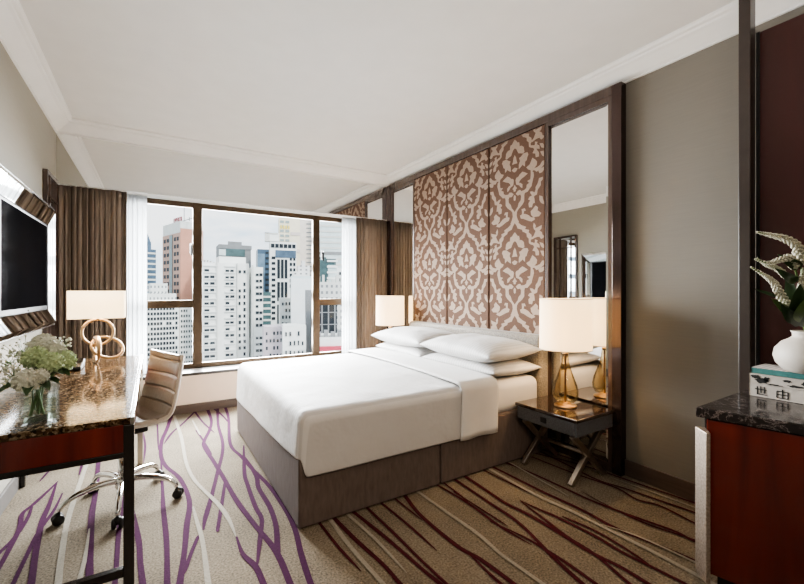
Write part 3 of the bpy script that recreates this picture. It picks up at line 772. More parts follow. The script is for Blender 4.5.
# desk lamp
QX, QY = -.285, 3.12
t = thing('desk_lamp', 'ivory rectangular shade lamp on gold interlocking rings, standing on desk', 'lamp', (QX, QY, DZ))
def ring_pts(c, ax, ay, n=40): return [Vector(c) + Vector(ax) * math.cos(2 * PI * k / n) + Vector(ay) * math.sin(2 * PI * k / n) for k in range(n)]
vr = Vector((CS, -SN, 0)); vf = Vector((SN, CS, 0))
c0 = Vector((QX, QY, DZ)); vd = Vector((-.095, .995, 0)); v2 = Vector((.995, .095, 0)); vz = Vector((0, 0, 1))
MB().tube(ring_pts(c0 + vz * .190, v2 * .079, vz * .079 + vd * .01), .0088, 10, True).build('ring', M['gold'], t, smooth=True)
MB().tube(ring_pts(c0 + v2 * .048 - vd * .012 + vz * .092, v2 * .080 - vz * .026, vz * .056 + v2 * .012 + vd * .05), .0088, 10, True).build('ring', M['gold'], t, smooth=True)
MB().tube(ring_pts(c0 - v2 * .006 - vd * .015 + vz * .082, vd * .075 - v2 * .012, vz * .073), [.0105 + .004 * math.sin(k * 2 * PI / 40) for k in range(40)], 10, True).build('ring', M['gold'], t, smooth=True)
MB().tube([c0 + Vector((0, 0, .268)), c0 + Vector((0, 0, .36))], .007, 10).build('stem', M['gold'], t, smooth=True)
def rrect(cx, cy, hx, hy, r, n=6):
    out = []
    for sx, sy, a0 in ((1, 1, 0), (-1, 1, 90), (-1, -1, 180), (1, -1, 270)):
        for k in range(n + 1):
            a = math.radians(a0 + 90 * k / n); out.append((cx + sx * (hx - r) + r * math.cos(a), cy + sy * (hy - r) + r * math.sin(a)))
    return out
out = rrect(QX, QY, .141, .085, .02); sh = MB(); n = len(out); z0, z1 = DZ + .278, DZ + .447
for o_, flip in ((1.0, 0), (.975, 1)):
    vs = [(QX + (x - QX) * o_, QY + (y - QY) * o_, z) for z in (z0, z1) for x, y in out]
    sh.add(vs, [(i, (i + 1) % n, n + (i + 1) % n, n + i) for i in range(n)])
sh.build('lamp_shade', M['shade2'], t, smooth=False)
# black wedge on the desk
c = at_z(71, 368, DZ); c.x, c.y = -.425, 2.93
t = thing('desk_telephone', 'small black wedge shaped telephone on desk, half hidden behind flowers', 'telephone', (c.x, c.y, DZ))
m = MB(); x, y = c.x, c.y
m.add([(x - .09, y - .08, DZ), (x + .09, y - .08, DZ), (x + .09, y + .08, DZ), (x - .09, y + .08, DZ), (x - .09, y - .08, DZ + .02), (x + .09, y - .08, DZ + .02), (x + .09, y + .08, DZ + .05), (x - .09, y + .08, DZ + .05)],
      [(0, 3, 2, 1), (4, 5, 6, 7), (0, 1, 5, 4), (1, 2, 6, 5), (2, 3, 7, 6), (3, 0, 4, 7)])
m.build('body', M['black'], t, bevel=.006)
m = MB(); m.obox((x - .055, y, DZ + .052), (.022, 0, 0), (0, .085, .016), (0, -.002, .010)); m.build('handset', M['black'], t, bevel=.008, segs=3)
m = MB(); m.obox((x + .05, y + .03, DZ + .0435), (.032, 0, 0), (0, .03, .0056), (0, -.0002, .001)); m.build('display', M['chrome'], t)

# ------------------------------------------------------------------ swivel chair
ch = thing('swivel_chair', 'taupe ribbed leather swivel chair on chrome five-star base, tucked at desk', 'chair', (-.137, 2.769, 0), math.atan2(-.36, -.93))
prof = [(.235, .432), (.215, .455), (.10, .452), (-.02, .443), (-.11, .440), (-.165, .452), (-.200, .485), (-.222, .54), (-.240, .62), (-.256, .72), (-.268, .79), (-.274, .825)]
pv = smooth_line([Vector((a, 0, b - .012 * max(0, b - .45) / .38)) for a, b in prof], 16)
L = [0]
for i in range(1, len(pv)): L.append(L[-1] + (pv[i] - pv[i - 1]).length)
W2 = .212
def shell(i0, i1, name, rib):
    mb = MB(); nv = 16
    idx = list(range(i0, i1 + 1))
    def pt(i, v, side):
        p = pv[i]; a = pv[max(i - 1, 0)]; b = pv[min(i + 1, len(pv) - 1)]; d = (b - a).normalized()
        nn = Vector((d.z, 0, -d.x)) * -1   # towards sitter is up/forward
        if nn.z < 0 and abs(nn.z) > .5: nn = -nn
        if abs(nn.z) <= .5 and nn.x < 0: nn = -nn
        y = (v * 2 - 1) * W2 * (1 - .06 * max(0, (p.z - .6)) - .05 * max(0, p.x) / .2)
        curl = .045 * (abs(v * 2 - 1) ** 2.2)
        th = .018 if side > 0 else -.016
        if side > 0:
            fr = (L[i] / rib) % 1.0
            th -= .011 * max(0, 1 - min(fr, 1 - fr) / .09) - .004 * math.sin(PI * fr)
        edge = max(0, (abs(v * 2 - 1) - .86) / .14)
        th *= (1 - .55 * edge ** 2)
        q = p + nn * (th + curl)
        return (q.x, y, q.z + (.012 * abs(v * 2 - 1) ** 3 if i > len(pv) - 20 else 0))
    m = len(idx)
    vs = [pt(i, j / nv, 1) for i in idx for j in range(nv + 1)] + [pt(i, j / nv, -1) for i in idx for j in range(nv + 1)]
    k = nv + 1; o = m * k
    fs = []
    mi = []
    for a in range(m - 1):
        for j in range(nv):
            fs.append((a * k + j, a * k + j + 1, (a + 1) * k + j + 1, (a + 1) * k + j)); mi.append(0)
            fs.append((o + a * k + j, o + (a + 1) * k + j, o + (a + 1) * k + j + 1, o + a * k + j + 1)); mi.append(1)
        for j in (0, nv):
            fs.append((a * k + j, (a + 1) * k + j, o + (a + 1) * k + j, o + a * k + j)); mi.append(1)
    for a in (0, m - 1):
        for j in range(nv): fs.append((a * k + j, a * k + j + 1, o + a * k + j + 1, o + a * k + j)); mi.append(1)
    mb.add(vs, fs); mb.m = mi
    return mb.build(name, [M['leather'], M['leather_d']], ch, smooth=True, local=True)
i_split = 85
smooth_by_angle(shell(0, i_split, 'seat', .115), 50); smooth_by_angle(shell(i_split, len(pv) - 1, 'backrest', .085), 50)
m = MB(); m.box(-.10, .10, -.08, .08, .395, .425); m.build('seat_plate', M['black'], ch, bevel=.008, local=True)
m = MB(); m.tube([(0, 0, .10), (0, 0, .27)], .026, 16); m.tube([(0, 0, .26), (0, 0, .40)], .015, 14); m.build('gas_column', M['chrome'], ch, smooth=True, local=True)
m = MB(); m.lathe([(.0, .085), (.034, .085), (.040, .10), (.038, .145), (.028, .155), (0, .155)], n=20); m.build('hub', M['chrome'], ch, smooth=True, local=True)
rzc = ch.rotation_euler.z
for k in range(5):
    a = math.radians(52 + 72 * k) - rzc; d = Vector((math.cos(a), math.sin(a), 0))
    m = MB(); pts = [d * .03 + Vector((0, 0, .135)), d * .12 + Vector((0, 0, .138)), d * .22 + Vector((0, 0, .118)), d * .268 + Vector((0, 0, .085)), d * .276 + Vector((0, 0, .062))]
    m.tube(smooth_line(pts, 4), [.019 - .008 * i / 16 for i in range(17)], 10)
    lg = m.build('leg', M['chrome'], ch, smooth=True, local=True)
    m = MB(); sd = Vector((-d.y, d.x, 0)); cc = d * .285 + Vector((0, 0, .026))
    for s in (-1, 1): m.tube([cc + sd * s * .006, cc + sd * s * .011, cc + sd * s * .022, cc + sd * s * .025], [.020, .026, .026, .020], 18)
    m.ell(cc + Vector((0, 0, .014)), (.021, .021, .022), 12, 8)
    m.build('caster', M['black'], lg, smooth=True, local=True)

# ------------------------------------------------------------------ television in mirrored surround
TX = -.60
ty0, ty1, tz0, tz1 = 2.53, 3.87, .962, 1.808          # outer
sy0, sy1, sz0, sz1 = 2.66, 3.735, 1.075, 1.675        # opening
tv = thing('television', 'wall-mounted flat television set in a wide mirrored surround above desk', 'television', (XL, (ty0 + ty1) / 2, tz0))
def rect_ring(o, i, xo, xi):
    vs = [(xo, o[0], o[2]), (xo, o[1], o[2]), (xo, o[1], o[3]), (xo, o[0], o[3]), (xi, i[0], i[2]), (xi, i[1], i[2]), (xi, i[1], i[3]), (xi, i[0], i[3])]
    return vs, [(0, 1, 5, 4), (1, 2, 6, 5), (2, 3, 7, 6), (3, 0, 4, 7)]
k = .030
fr = MB()
fr.add(*rect_ring((ty0, ty1, tz0, tz1), (ty0 + k, ty1 - k, tz0 + k, tz1 - k), TX - .014, TX))
fr.build('bevelled_border', M['mirror'], tv)
fr = MB(); fr.add(*rect_ring((ty0 + k, ty1 - k, tz0 + k, tz1 - k), (sy0, sy1, sz0, sz1), TX, TX - .022)); fr.build('mirror_surround', M['mirror'], tv)
fr = MB(); fr.add(*rect_ring((ty0 - .004, ty1 + .004, tz0 - .004, tz1 + .004), (ty0, ty1, tz0, tz1), TX - .012, TX - .0135)); fr.add(*rect_ring((ty0 - .004, ty1 + .004, tz0 - .004, tz1 + .004), (ty0 - .004, ty1 + .004, tz0 - .004, tz1 + .004), XL, TX - .012)); fr.add(*rect_ring((sy0, sy1, sz0, sz1), (sy0, sy1, sz0, sz1), TX - .022, TX - .05))
fr.build('edge_frame', M['frame_dk'], tv)
bz = MB(); bz.box(XL + .001, TX - .025, sy0 + .001, sy1 - .001, sz0 + .001, sz1 - .001); bzo = bz.build('bezel', M['black'], tv, bevel=.004)
MB().box(TX - .026, TX - .023, 2.70, 3.70, 1.107, 1.657).build('screen', M['screen'], bzo)
MB().box(TX - .0255, TX - .0235, 3.18, 3.22, 1.086, 1.094).build('badge', M['chrome'], bzo)
# tall narrow mirror near the curtain
tm = thing('wall_mirror', 'tall narrow dark-framed mirror on left wall beside the brown curtain', 'mirror', (XL, 4.22, .55))
f = MB(); y0, y1, z0, z1 = 4.0, 4.44, .50, 2.135
for a, b, c_, d in ((y0, y0 + .03, z0, z1), (y1 - .03, y1, z0, z1), (y0 + .03, y1 - .03, z0, z0 + .03), (y0 + .03, y1 - .03, z1 - .03, z1), (y0 + .03, y1 - .03, z1 - .20, z1 - .185), (y0 + .03, y1 - .03, 1.03, 1.045), (y0 + .11, y0 + .122, z0, z1), (y1 - .122, y1 - .11, z0, z1)):
    f.box(XL + .001, XL + .03, a, b, c_, d)
f.build('mirror_frame', M['frame_dk'], tm, bevel=.002)
MB().box(XL + .001, XL + .012, y0 + .03, y1 - .03, z0 + .03, z1 - .03).build('mirror_glass', M['mirror'], tm)

# ------------------------------------------------------------------ minibar cabinet at right
ZT_ = .73
cab = thing('minibar_cabinet', 'red lacquered cabinet with dark marble top and hammered metal pull, by right wall', 'cabinet', (2.2, .2, 0))
MB().prism([(1.883, .745), (1.953, .44), (2.12, -.30), (2.498, -.30), (2.498, .73), (2.42, .75)], ZT_ - .04, ZT_).build('marble_top', M['marble'], cab, bevel=.005)
MB().prism([(1.915, .725), (1.985, .43), (2.15, -.28), (2.498, -.28), (2.498, .73)], .06, ZT_ - .04).build('body', M['ebony'], cab, bevel=.003)
MB().prism([(1.940, .69), (2.145, -.28), (2.30, -.26), (2.30, .60)], 0, .06).build('plinth', M['ebony'], cab)
dr = MB()
dn = Vector((-.974, -.226, 0)); 
def door_pts(f): return Vector((1.915 + (1.985 - 1.915) * f, .725 + (.43 - .725) * f, 0))
for i, (a, b) in enumerate(((.03, 1.55), (1.57, 3.2))):
    p0, p1 = door_pts(a), door_pts(b)
    d = MB(); d.obox((p0 + p1) / 2 + dn * .008 + Vector((0, 0, .375)), (p1 - p0) / 2, dn * .008, (0, 0, .31))
    do = d.build('door', M['redwood_d'], cab, bevel=.003)
    if i == 0:
        MB().prism([(1.905, .755), (1.848, .694), (1.862, .684), (1.925, .725)], .05, .645).build('pull', M['hammered'], do, bevel=.003)
# post and tall lacquered panel
MB_ = MB().box(2.43, 2.499, .733, .779, 0, ZC - .001)
tag(MB_.build('wall_post', M['post'], bevel=.003), 'slim dark brown full-height post at the end of red lacquered panel', 'post')
pn = thing('lacquered_panel', 'tall dark red lacquered wall panel behind the white vase', 'wall panel', (2.57, -.1, 0))
MB().box(2.505, 2.636, -1.0, .732, 0, 2.465).build('panel', M['redpanel'], pn, bevel=.004)
MB().box(2.500, 2.505, .718, .732, 0, 2.465).build('edge_strip', M['black'], pn)

# books and vase
def book(name, x0, x1, y0, y1, z0, z1, cover, label, marks=None, band=None):
    t = thing(name, label, 'book', ((x0 + x1) / 2, (y0 + y1) / 2, z0), group='books under the white vase')
    MB().box(x0, x1, y0, y1, z0, z0 + .004).box(x0, x1, y0, y1, z1 - .004, z1).box(x0, x0 + .004, y0, y1, z0, z1).build('cover', cover, t, bevel=.001)
    MB().box(x0 + .006, x1 - .004, y0 + .004, y1 - .004, z0 + .004, z1 - .004).build('pages', M['paper'], t)
    if marks: marks(t)
    return t
bx0, by1, bz = 2.305, .700, ZT_ + .001
def glyphs(t):
    m = MB()
    def bar(y0, z0, y1, z1, w=.004): m.beam((bx0 - .0006, by1 - y0, bz + z0), (bx0 - .0006, by1 - y1, bz + z1), w, .001, (1, 0, 0))
    # first character: box-cross strokes
    bar(.022, .034, .062, .034); bar(.030, .046, .030, .012); bar(.042, .048, .042, .018); bar(.054, .046, .054, .018); bar(.028, .012, .062, .012)
    m.build('printed_character', M['ink'], t); m = MB()
    # second character: framed cross
    bar(.096, .038, .132, .038); bar(.096, .010, .132, .010); bar(.096, .038, .096, .010); bar(.132, .038, .132, .010); bar(.114, .048, .114, .010); bar(.096, .024, .132, .024)
    m.build('printed_character', M['ink'], t)
def blot(t):
    m = MB(); rnd = random.Random(4); z0 = bz + .056
    def blob(yc, zc, ry, rz):
        n = 18; pts = [Vector((bx0 - .0007, by1 - (yc + ry * math.cos(a * 2 * PI / n) * rnd.uniform(.6, 1.2)), z0 + min(.041, max(.003, zc + rz * math.sin(a * 2 * PI / n) * rnd.uniform(.6, 1.2))))) for a in range(n)]
        m.add(pts, tessellate_polygon([pts]))
    for q in ((.025, .032, .018, .010), (.045, .018, .022, .015), (.062, .024, .012, .012), (.085, .006, .03, .004), (.13, .03, .014, .006), (.155, .012, .025, .006), (.19, .028, .02, .01), (.22, .01, .02, .006)): blob(*q)
    m.build('printed_blotch', M['ink'], t)
book('book', bx0, 2.49, .36, by1, bz, bz + .055, M['bookwhite'], 'white book with bold black characters on spine, bottom of the stack', glyphs)
book('book', bx0, 2.49, .365, by1 - .001, bz + .056, bz + .101, M['bookwhite'], 'white book with black inky blotches on spine, middle of the stack', blot)
tb = book('book', bx0 + .008, 2.485, .372, by1 - .006, bz + .102, bz + .126, M['teal'], 'thin teal-spined book on top of the stack, under the vase')
MB().box(bx0 + .009, 2.484, .373, by1 - .007, bz + .126, bz + .1275).build('front_cover', M['pinkpaper'], tb)
VX, VY, VZ = 2.345, .520, bz + .128
vs_ = thing('ceramic_vase', 'round matt white ceramic vase standing on the stacked books', 'vase', (VX, VY, VZ))
MB().lathe([(0, 0), (.056, 0), (.074, .008), (.098, .036), (.106, .066), (.101, .098), (.079, .128), (.054, .143), (.044, .152), (.045, .166), (.051, .175), (.047, .176), (.039, .165), (.038, .145), (.05, .125), (.04, .1), (0, .1)], (VX, VY, VZ), 40).build('body', M['ceramic'], vs_, smooth=True)
def leaf_mesh(mb, p0, p1, w, droop=.0, nrm=(0, 0, 1), n=8, fold=.25):
    p0, p1 = Vector(p0), Vector(p1); d = (p1 - p0); sd = d.cross(Vector(nrm)).normalized(); up = sd.cross(d).normalized()
    vs = []
    for i in range(n + 1):
        u = i / n; c = p0.lerp(p1, u) - Vector((0, 0, droop * (u * u - .2 * u))) + up * d.length * .10 * math.sin(PI * u)
        ww = w * math.sin(PI * min(1, .06 + u * .94)) ** .75 * (1 - .25 * u)
        vs += [c - sd * ww / 2 + up * ww * fold, c, c + sd * ww / 2 + up * ww * fold]
    mb.add(vs, [(3 * i + j, 3 * i + j + 1, 3 * i + 4 + j, 3 * i + 3 + j) for i in range(n) for j in range(2)])
rim = Vector((VX, VY, VZ + .165))
def spike(pts, label, r=.012, leaves=()):
    base = Vector((VX, VY, VZ + .115))
    P = [at_depth(*q) for q in pts]
    root = thing('flower_spike', label, 'flower', base, group='cream flower spikes in the white vase')
    tip_i = P[0]
    path = smooth_line([base, rim + Vector((random.uniform(-.02, .02), random.uniform(-.02, .02), .01))] + list(reversed(P)), 6)
    MB().tube(path, .0035, 6).build('stem', M['stem'], root, smooth=True)
    fp = smooth_line(list(reversed(P)), 12); m = MB(); n = len(fp); rnd = random.Random(len(label))
    m.tube(fp, [r * .5 * (1 - .75 * (i / (n - 1)) ** 1.6) for i in range(n)], 8)
    for i in range(0, n, 2):
        u = i / (n - 1); rr = 1.15 * r * (1 - .8 * u ** 1.5); d = (fp[min(i + 1, n - 1)] - fp[max(i - 1, 0)]).normalized()
        a = d.orthogonal().normalized(); b = d.cross(a)
        for k in range(6):
            t = 2 * PI * (k + .5 * (i // 2 % 2)) / 6
            m.ell(fp[i] + (a * math.cos(t) + b * math.sin(t)) * rr * .85, rr * rnd.uniform(.34, .5), 6, 4)
    m.build('bloom', M['spike'], root, smooth=True)
    for q0, q1, w_, mt in leaves:
        m = MB(); leaf_mesh(m, at_depth(*q0), at_depth(*q1), w_, .01, (ray(790, 280) * -1)); m.build('leaf', M[mt], root, smooth=True)
spike([(757, 232, 1.56), (770, 235, 1.57), (786, 239, 1.59), (797, 247, 1.62), (800, 262, 1.65)], 'cream flower spike arching highest to the left, topmost in the white vase', .015, [(((799, 268, 1.66)), (777, 252, 1.58), .045, 'leaf')])
spike([(755, 259, 1.56), (768, 263, 1.55), (780, 260, 1.57), (790, 258, 1.60), (794, 266, 1.63)], 'cream flower spike curling over flat, second from the top in the white vase', .013, [((796, 282, 1.65), (775, 266, 1.56), .04, 'leaf')])
spike([(751, 267, 1.53), (764, 275, 1.53), (774, 283, 1.54), (780, 294, 1.57), (786, 304, 1.61)], 'cream flower spike drooping lowest on the left of white vase', .013, [((790, 312, 1.63), (771, 296, 1.55), .036, 'leaf_l'), ((782, 298, 1.62), (752, 286, 1.58), .016, 'leaf')])
spike([(757, 258, 1.62), (766, 265, 1.62), (776, 268, 1.63), (786, 276, 1.65)], 'cream flower spike tucked behind the drooping one in white vase', .010, [((796, 322, 1.62), (781, 302, 1.56), .05, 'leaf')])
spike([(803, 268, 1.56), (802, 277, 1.57), (801, 288, 1.59), (800, 300, 1.61)], 'short upright cream flower spike among the broad leaves of white vase', .011, [((799, 326, 1.63), (800, 281, 1.50), .075, 'leaf'), ((800, 322, 1.66), (818, 270, 1.60), .07, 'leaf'), ((802, 322, 1.60), (812, 290, 1.48), .07, 'leaf_l'), ((797, 322, 1.66), (787, 272, 1.66), .05, 'leaf')])

# ------------------------------------------------------------------ glass vase with flowers on desk
gx, gy = -.325, 1.79
gv = thing('glass_vase', 'clear square glass vase of water at the near end of desk', 'vase', (gx, gy, DZ))
a = .047; H = .135
def rot(p, an=math.radians(20)): return (gx + p[0] * math.cos(an) - p[1] * math.sin(an), gy + p[0] * math.sin(an) + p[1] * math.cos(an))
sq = [rot(p) for p in ((-a, -a), (a, -a), (a, a), (-a, a))]; si = [rot(p) for p in ((-a + .006, -a + .006), (a - .006, -a + .006), (a - .006, a - .006), (-a + .006, a - .006))]
m = MB()
vs = [(x, y, DZ + .001) for x, y in sq] + [(x, y, DZ + H) for x, y in sq] + [(x, y, DZ + .013) for x, y in si] + [(x, y, DZ + H) for x, y in si]
fs = [(i, (i + 1) % 4, 4 + (i + 1) % 4, 4 + i) for i in range(4)] + [(8 + i, 8 + (i + 1) % 4, 12 + (i + 1) % 4, 12 + i) for i in range(4)] + [(4 + i, 4 + (i + 1) % 4, 12 + (i + 1) % 4, 12 + i) for i in range(4)] + [(0, 1, 2, 3), (8, 9, 10, 11)]
m.add(vs, fs); m.build('glass_body', M['vaseglass'], gv)
sw = [rot(p) for p in ((-a + .007, -a + .007), (a - .007, -a + .007), (a - .007, a - .007), (-a + .007, a - .007))]
MB().prism(sw, DZ + .014, DZ + .085).build('water', M['water'], gv)
def floret_head(mb, c, r, n, rnd, size):
    for i in range(n):
        z = 1 - 1.75 * (i + .5) / n; ph = i * 2.39996; q = math.sqrt(max(0, 1 - z * z))
        d = Vector((q * math.cos(ph), q * math.sin(ph), z)); p = c + d * r * rnd.uniform(.9, 1.06)
        u = d.orthogonal().normalized(); v = d.cross(u); a0 = rnd.uniform(0, 1.5)
        for k in range(4):
            t = a0 + k * PI / 2; e = u * math.cos(t) + v * math.sin(t); f = d.cross(e)
            s_ = size * rnd.uniform(.85, 1.15)
            mb.add([p - d * size * .2, p + e * s_ * .55 + f * s_ * .42, p + e * s_ + d * s_ * .25, p + e * s_ * .55 - f * s_ * .42], [(0, 1, 2, 3)])
    mb.ell(c, r * .86, 14, 10)
def flower(px, py, dep, r, mat, label, n=60, leaves=1):
    c = at_depth(px, py, dep); base = Vector((gx + random.uniform(-.02, .02), gy + random.uniform(-.02, .02), DZ + .03))
    root = thing('hydrangea', label, 'flower', base, group='flower heads in the glass vase')
    mid = Vector((gx, gy, DZ + .125)) + (c - Vector((gx, gy, c.z))) * .25
    MB().tube(smooth_line([base, mid, c - Vector((0, 0, r * .6))], 6), .0032, 6).build('stem', M['stem'], root, smooth=True)
    m = MB(); rnd = random.Random(int(px * 7 + py)); floret_head(m, c, r, n, rnd, r * .40); m.build('bloom', mat, root)
    for i in range(leaves):
        an = rnd.uniform(0, 6.28); m = MB(); e = c + Vector((math.cos(an) * r * 2.2, math.sin(an) * r * 2.2, -r * rnd.uniform(.4, 1.2)))
        leaf_mesh(m, mid.lerp(c, .35), e, r * 1.3, .012); m.build('leaf', M['leaf'], root, smooth=True)
flower(44, 345, 1.40, .036, M['bloom_w'], 'ivory flower head, top back of the glass vase bunch', 60, 2)
flower(36, 358, 1.29, .034, M['bloom_g'], 'pale green flower head in the centre of glass vase bunch')
flower(53, 351, 1.36, .033, M['bloom_w'], 'ivory flower head just right of the topmost one in glass vase')
flower(62, 361, 1.37, .036, M['bloom_g'], 'pale green flower head at right end of glass vase bunch', 60, 2)
flower(51, 363, 1.28, .031, M['bloom_g'], 'pale green flower head low in front, right of bunch centre', 50, 2)
flower(27, 381, 1.22, .033, M['bloom_w'], 'greyish ivory flower head hanging lowest over the glass vase rim', 60, 3)
flower(40, 376, 1.24, .022, M['bloom_w'], 'small ivory flower head at rim, between lowest head and green heads', 40, 3)
def spray(px, py, dep, sz, label, n=34):
    c = at_depth(px, py, dep); base = Vector((gx + random.uniform(-.02, .02), gy + random.uniform(-.02, .02), DZ + .04)); rnd = random.Random(int(px * 11 + py))
    root = thing('flower_sprig', label, 'flower', base, group='airy sprigs in the glass vase')
    mid = Vector((gx, gy, DZ + .13)) + (c - Vector((gx, gy, c.z))) * .3
    s = MB(); s.tube(smooth_line([base, mid, c], 6), .002, 5); b = MB()
    for i in range(n):
        d = Vector((rnd.gauss(0, 1), rnd.gauss(0, 1), rnd.gauss(.2, .8))).normalized() * sz * rnd.uniform(.45, 1)
        q = c + d; s.tube([mid.lerp(c, rnd.uniform(.6, 1)), q], .0007, 4); b.ell(q, rnd.uniform(.003, .0055), 6, 4)
    s.build('stem', M['leaf_l'], root); b.build('bloom', M['bloom_w'], root, smooth=True)
spray(22, 350, 1.38, .055, 'airy white sprig left of the topmost ivory flower head', 46)
spray(8, 362, 1.34, .055, 'airy white sprig spreading furthest left in the glass vase', 46)
spray(13, 377, 1.24, .045, 'airy white sprig drooping low at left of glass vase', 36)
spray(63, 344, 1.45, .035, 'small white sprig at the upper right of glass vase bunch', 26)
for q0, q1 in (((30, 384, 1.27), (12, 372, 1.2)), ((36, 382, 1.28), (20, 364, 1.3)), ((42, 382, 1.3), (55, 374, 1.3))):
    pass

# ------------------------------------------------------------------ city outside
GZ = -62.0
rg = random.Random(11)
CM = dict(white=pbr('tower_white', (.80, .80, .77), .8, 0, .3, .05), pink=pbr('tower_pink', (.48, .24, .17), .8, 0, .3, .06), pale=pbr('tower_pale_grey', (.60, .60, .57), .8, 0, .3, .06),
          cream=pbr('tower_cream', (.80, .72, .55), .8, 0, .3, .06), dkglass=pbr('window_dark', (.028, .035, .042), .6, 0, .5, .3, spec=.15), blue=pbr('glass_bluegrey', (.07, .115, .17), .25, 0, .2, .3),
          teal=pbr('glass_teal', (.06, .115, .12), .25, 0, .2, .3), grey=pbr('concrete_grey', (.24, .245, .25), .85, 0, .3, .1), lilac=pbr('tower_lilac', (.58, .50, .53), .8, 0, .3, .08),
          red=pbr('awning_red', (.55, .06, .10), .6, 0, .5, .1), yellow=pbr('band_yellow', (.75, .58, .12), .6, 0, .5, .1), palegl=pbr('glass_pale', (.62, .70, .70), .2, 0, .2, .08), black=pbr('glass_black', (.018, .024, .030), .5, 0, .3, .3, spec=.2))
def tower(name, label, px0, px1, ytop, d0, d1, depth, mat, cat='building', group='city buildings outside the window', name_side=None):
    """box with its front edge between two sight lines, standing on the street"""
    if d1 <= d0 and name_side is None:
        lat = ((px0 + px1) / 2 - CX) / FOC; d1 = d0 + abs(lat) * (px1 - px0) / FOC * d0 * 1.15
    p0 = at_depth(px0, CY, d0); p1 = at_depth(px1, CY, d1); ztop = EYE + (CY - ytop) / FOC * d0
    e = p1 - p0; e.z = 0; W = e.length
    root = thing(name, label, cat, (p0.x, p0.y, GZ), math.atan2(e.y, e.x), group)
    Hh = ztop - GZ
    MB().box(0, W, 0, depth, 0, Hh).build('wall', mat, root, local=True)
    return root, W, Hh, depth
def parts(root, name, mat, rects, face='front', W=0, thick=.35, cap=100):
    """each rectangle (u0,u1,z0,z1) an own part sharing one mesh; beyond the cap one joined part"""
    rects = sorted(rects, key=lambda r: -r[3]); me = None
    for r in rects[:cap]:
        if me is None:
            o = MB().box(0, 1, -1, 0, 0, 1).build(name, mat, root, local=True); me = o.data
        else:
            o = bpy.data.objects.new(name, me); COL.objects.link(o); o.parent = root
        u0, u1, z0, z1 = r
        if face == 'front': o.location = (u0, 0, z0); o.scale = (u1 - u0, thick, z1 - z0)
        else: o.location = (W, u0, z0); o.rotation_euler = (0, 0, PI / 2); o.scale = (u1 - u0, thick, z1 - z0)
    if len(rects) > cap:
        m = MB()
        for u0, u1, z0, z1 in rects[cap:]:
            if face == 'front': m.box(u0, u1, -thick, 0, z0, z1)
            else: m.box(W, W + thick, u0, u1, z0, z1)
        tag(m.build(name, mat, root, local=True), kind='stuff')
def wgrid(W, Hh, u0, u1, nc, top, fh, nr, fu=.55, fv=.5, jit=0.0):
    out = []; cw = (u1 - u0) * W / nc
    for r in range(nr):
        z = Hh - top - (r + 1) * fh
        for c in range(nc):
            if jit and rg.random() < jit * .3: continue
            x = u0 * W + c * cw + cw * (1 - fu) / 2
            out.append((x, x + cw * fu * (1 - jit * rg.random() * .5), z + fh * (1 - fv) / 2, z + fh * (1 - fv) / 2 + fh * fv * (1 - jit * rg.random() * .4)))
    return out
# pink sign tower
r, W, Hh, D = tower('office_tower', 'pink and pale grey tower with rooftop lettering and mast', 163.0, 180.3, 226, 205, 190, 10.5, CM['pale'], name_side=1)
MB().box(W, W + .3, 0, D, 0, Hh - 3.5).build('side_wall', CM['pink'], r, local=True)
MB().box(0, W, -.2, 0, 0, Hh - 5.5).build('front_cladding', pbr('tower_rose_grey', (.44, .28, .22), .8, 0, .3, .06), r, local=True)
parts(r, 'window', CM['dkglass'], wgrid(W, Hh, .05, .42, 2, 6.5, 3.6, 16, .6, .5) + wgrid(W, Hh, .66, .97, 2, 6.5, 3.6, 16, .6, .5), thick=.4)
MB().box(W * .44, W * .60, -.5, 0, 0, Hh - 6).build('glass_strip', CM['teal'], r, local=True)
MB().tube([(W * .85, 3, Hh), (W * .85, 3, Hh + 12)], .18, 6).build('mast', CM['grey'], r, local=True)
m = MB(); m.box(W * .28, W * 1.5, 3.0, 3.3, Hh + .8, Hh + 1.1)
for u in (.3, .7, 1.1, 1.45): m.box(W * u, W * u + .2, 3.0, 3.3, Hh, Hh + 2)
m.build('sign_frame', CM['grey'], r, local=True)
fc = bpy.data.curves.new('lettering', 'FONT'); fc.body = 'EMPEROR'; fc.size = 3.3; fc.extrude = .12
fc.materials.append(pbr('sign_letters', (.30, .08, .09), .6, 0, 1, .1))
tmp = bpy.data.objects.new('lettering', fc); lme = bpy.data.meshes.new_from_object(tmp); bpy.data.objects.remove(tmp)
fo = bpy.data.objects.new('lettering', lme); COL.objects.link(fo); fo.parent = r; fo.location = (W * .26, 2.9, Hh + 1.1); fo.rotation_euler = (PI / 2, 0, 0); fo.scale = (.78, 1, 1)
# slim blue tower
r, W, Hh, D = tower('office_tower', 'slim blue grey tower with stepped spire top at far left', 147.2, 156, 249, 330, 330, 8, CM['blue'])
parts(r, 'floor_band', CM['pale'], [(0, W, Hh - 4 - k * 4.4, Hh - 2.6 - k * 4.4) for k in range(16)])
m = MB(); m.prism([(0, 0), (W * .45, 0), (W * .45, 6), (0, 6)], Hh, Hh + 6); m.add([(0, 0, Hh + 6), (W * .4, 0, Hh + 6), (0, 5, Hh + 6), (W * .05, 2, Hh + 15)], [(0, 1, 3), (1, 2, 3), (2, 0, 3)]); m.build('crown_spire', CM['blue'], r, local=True)
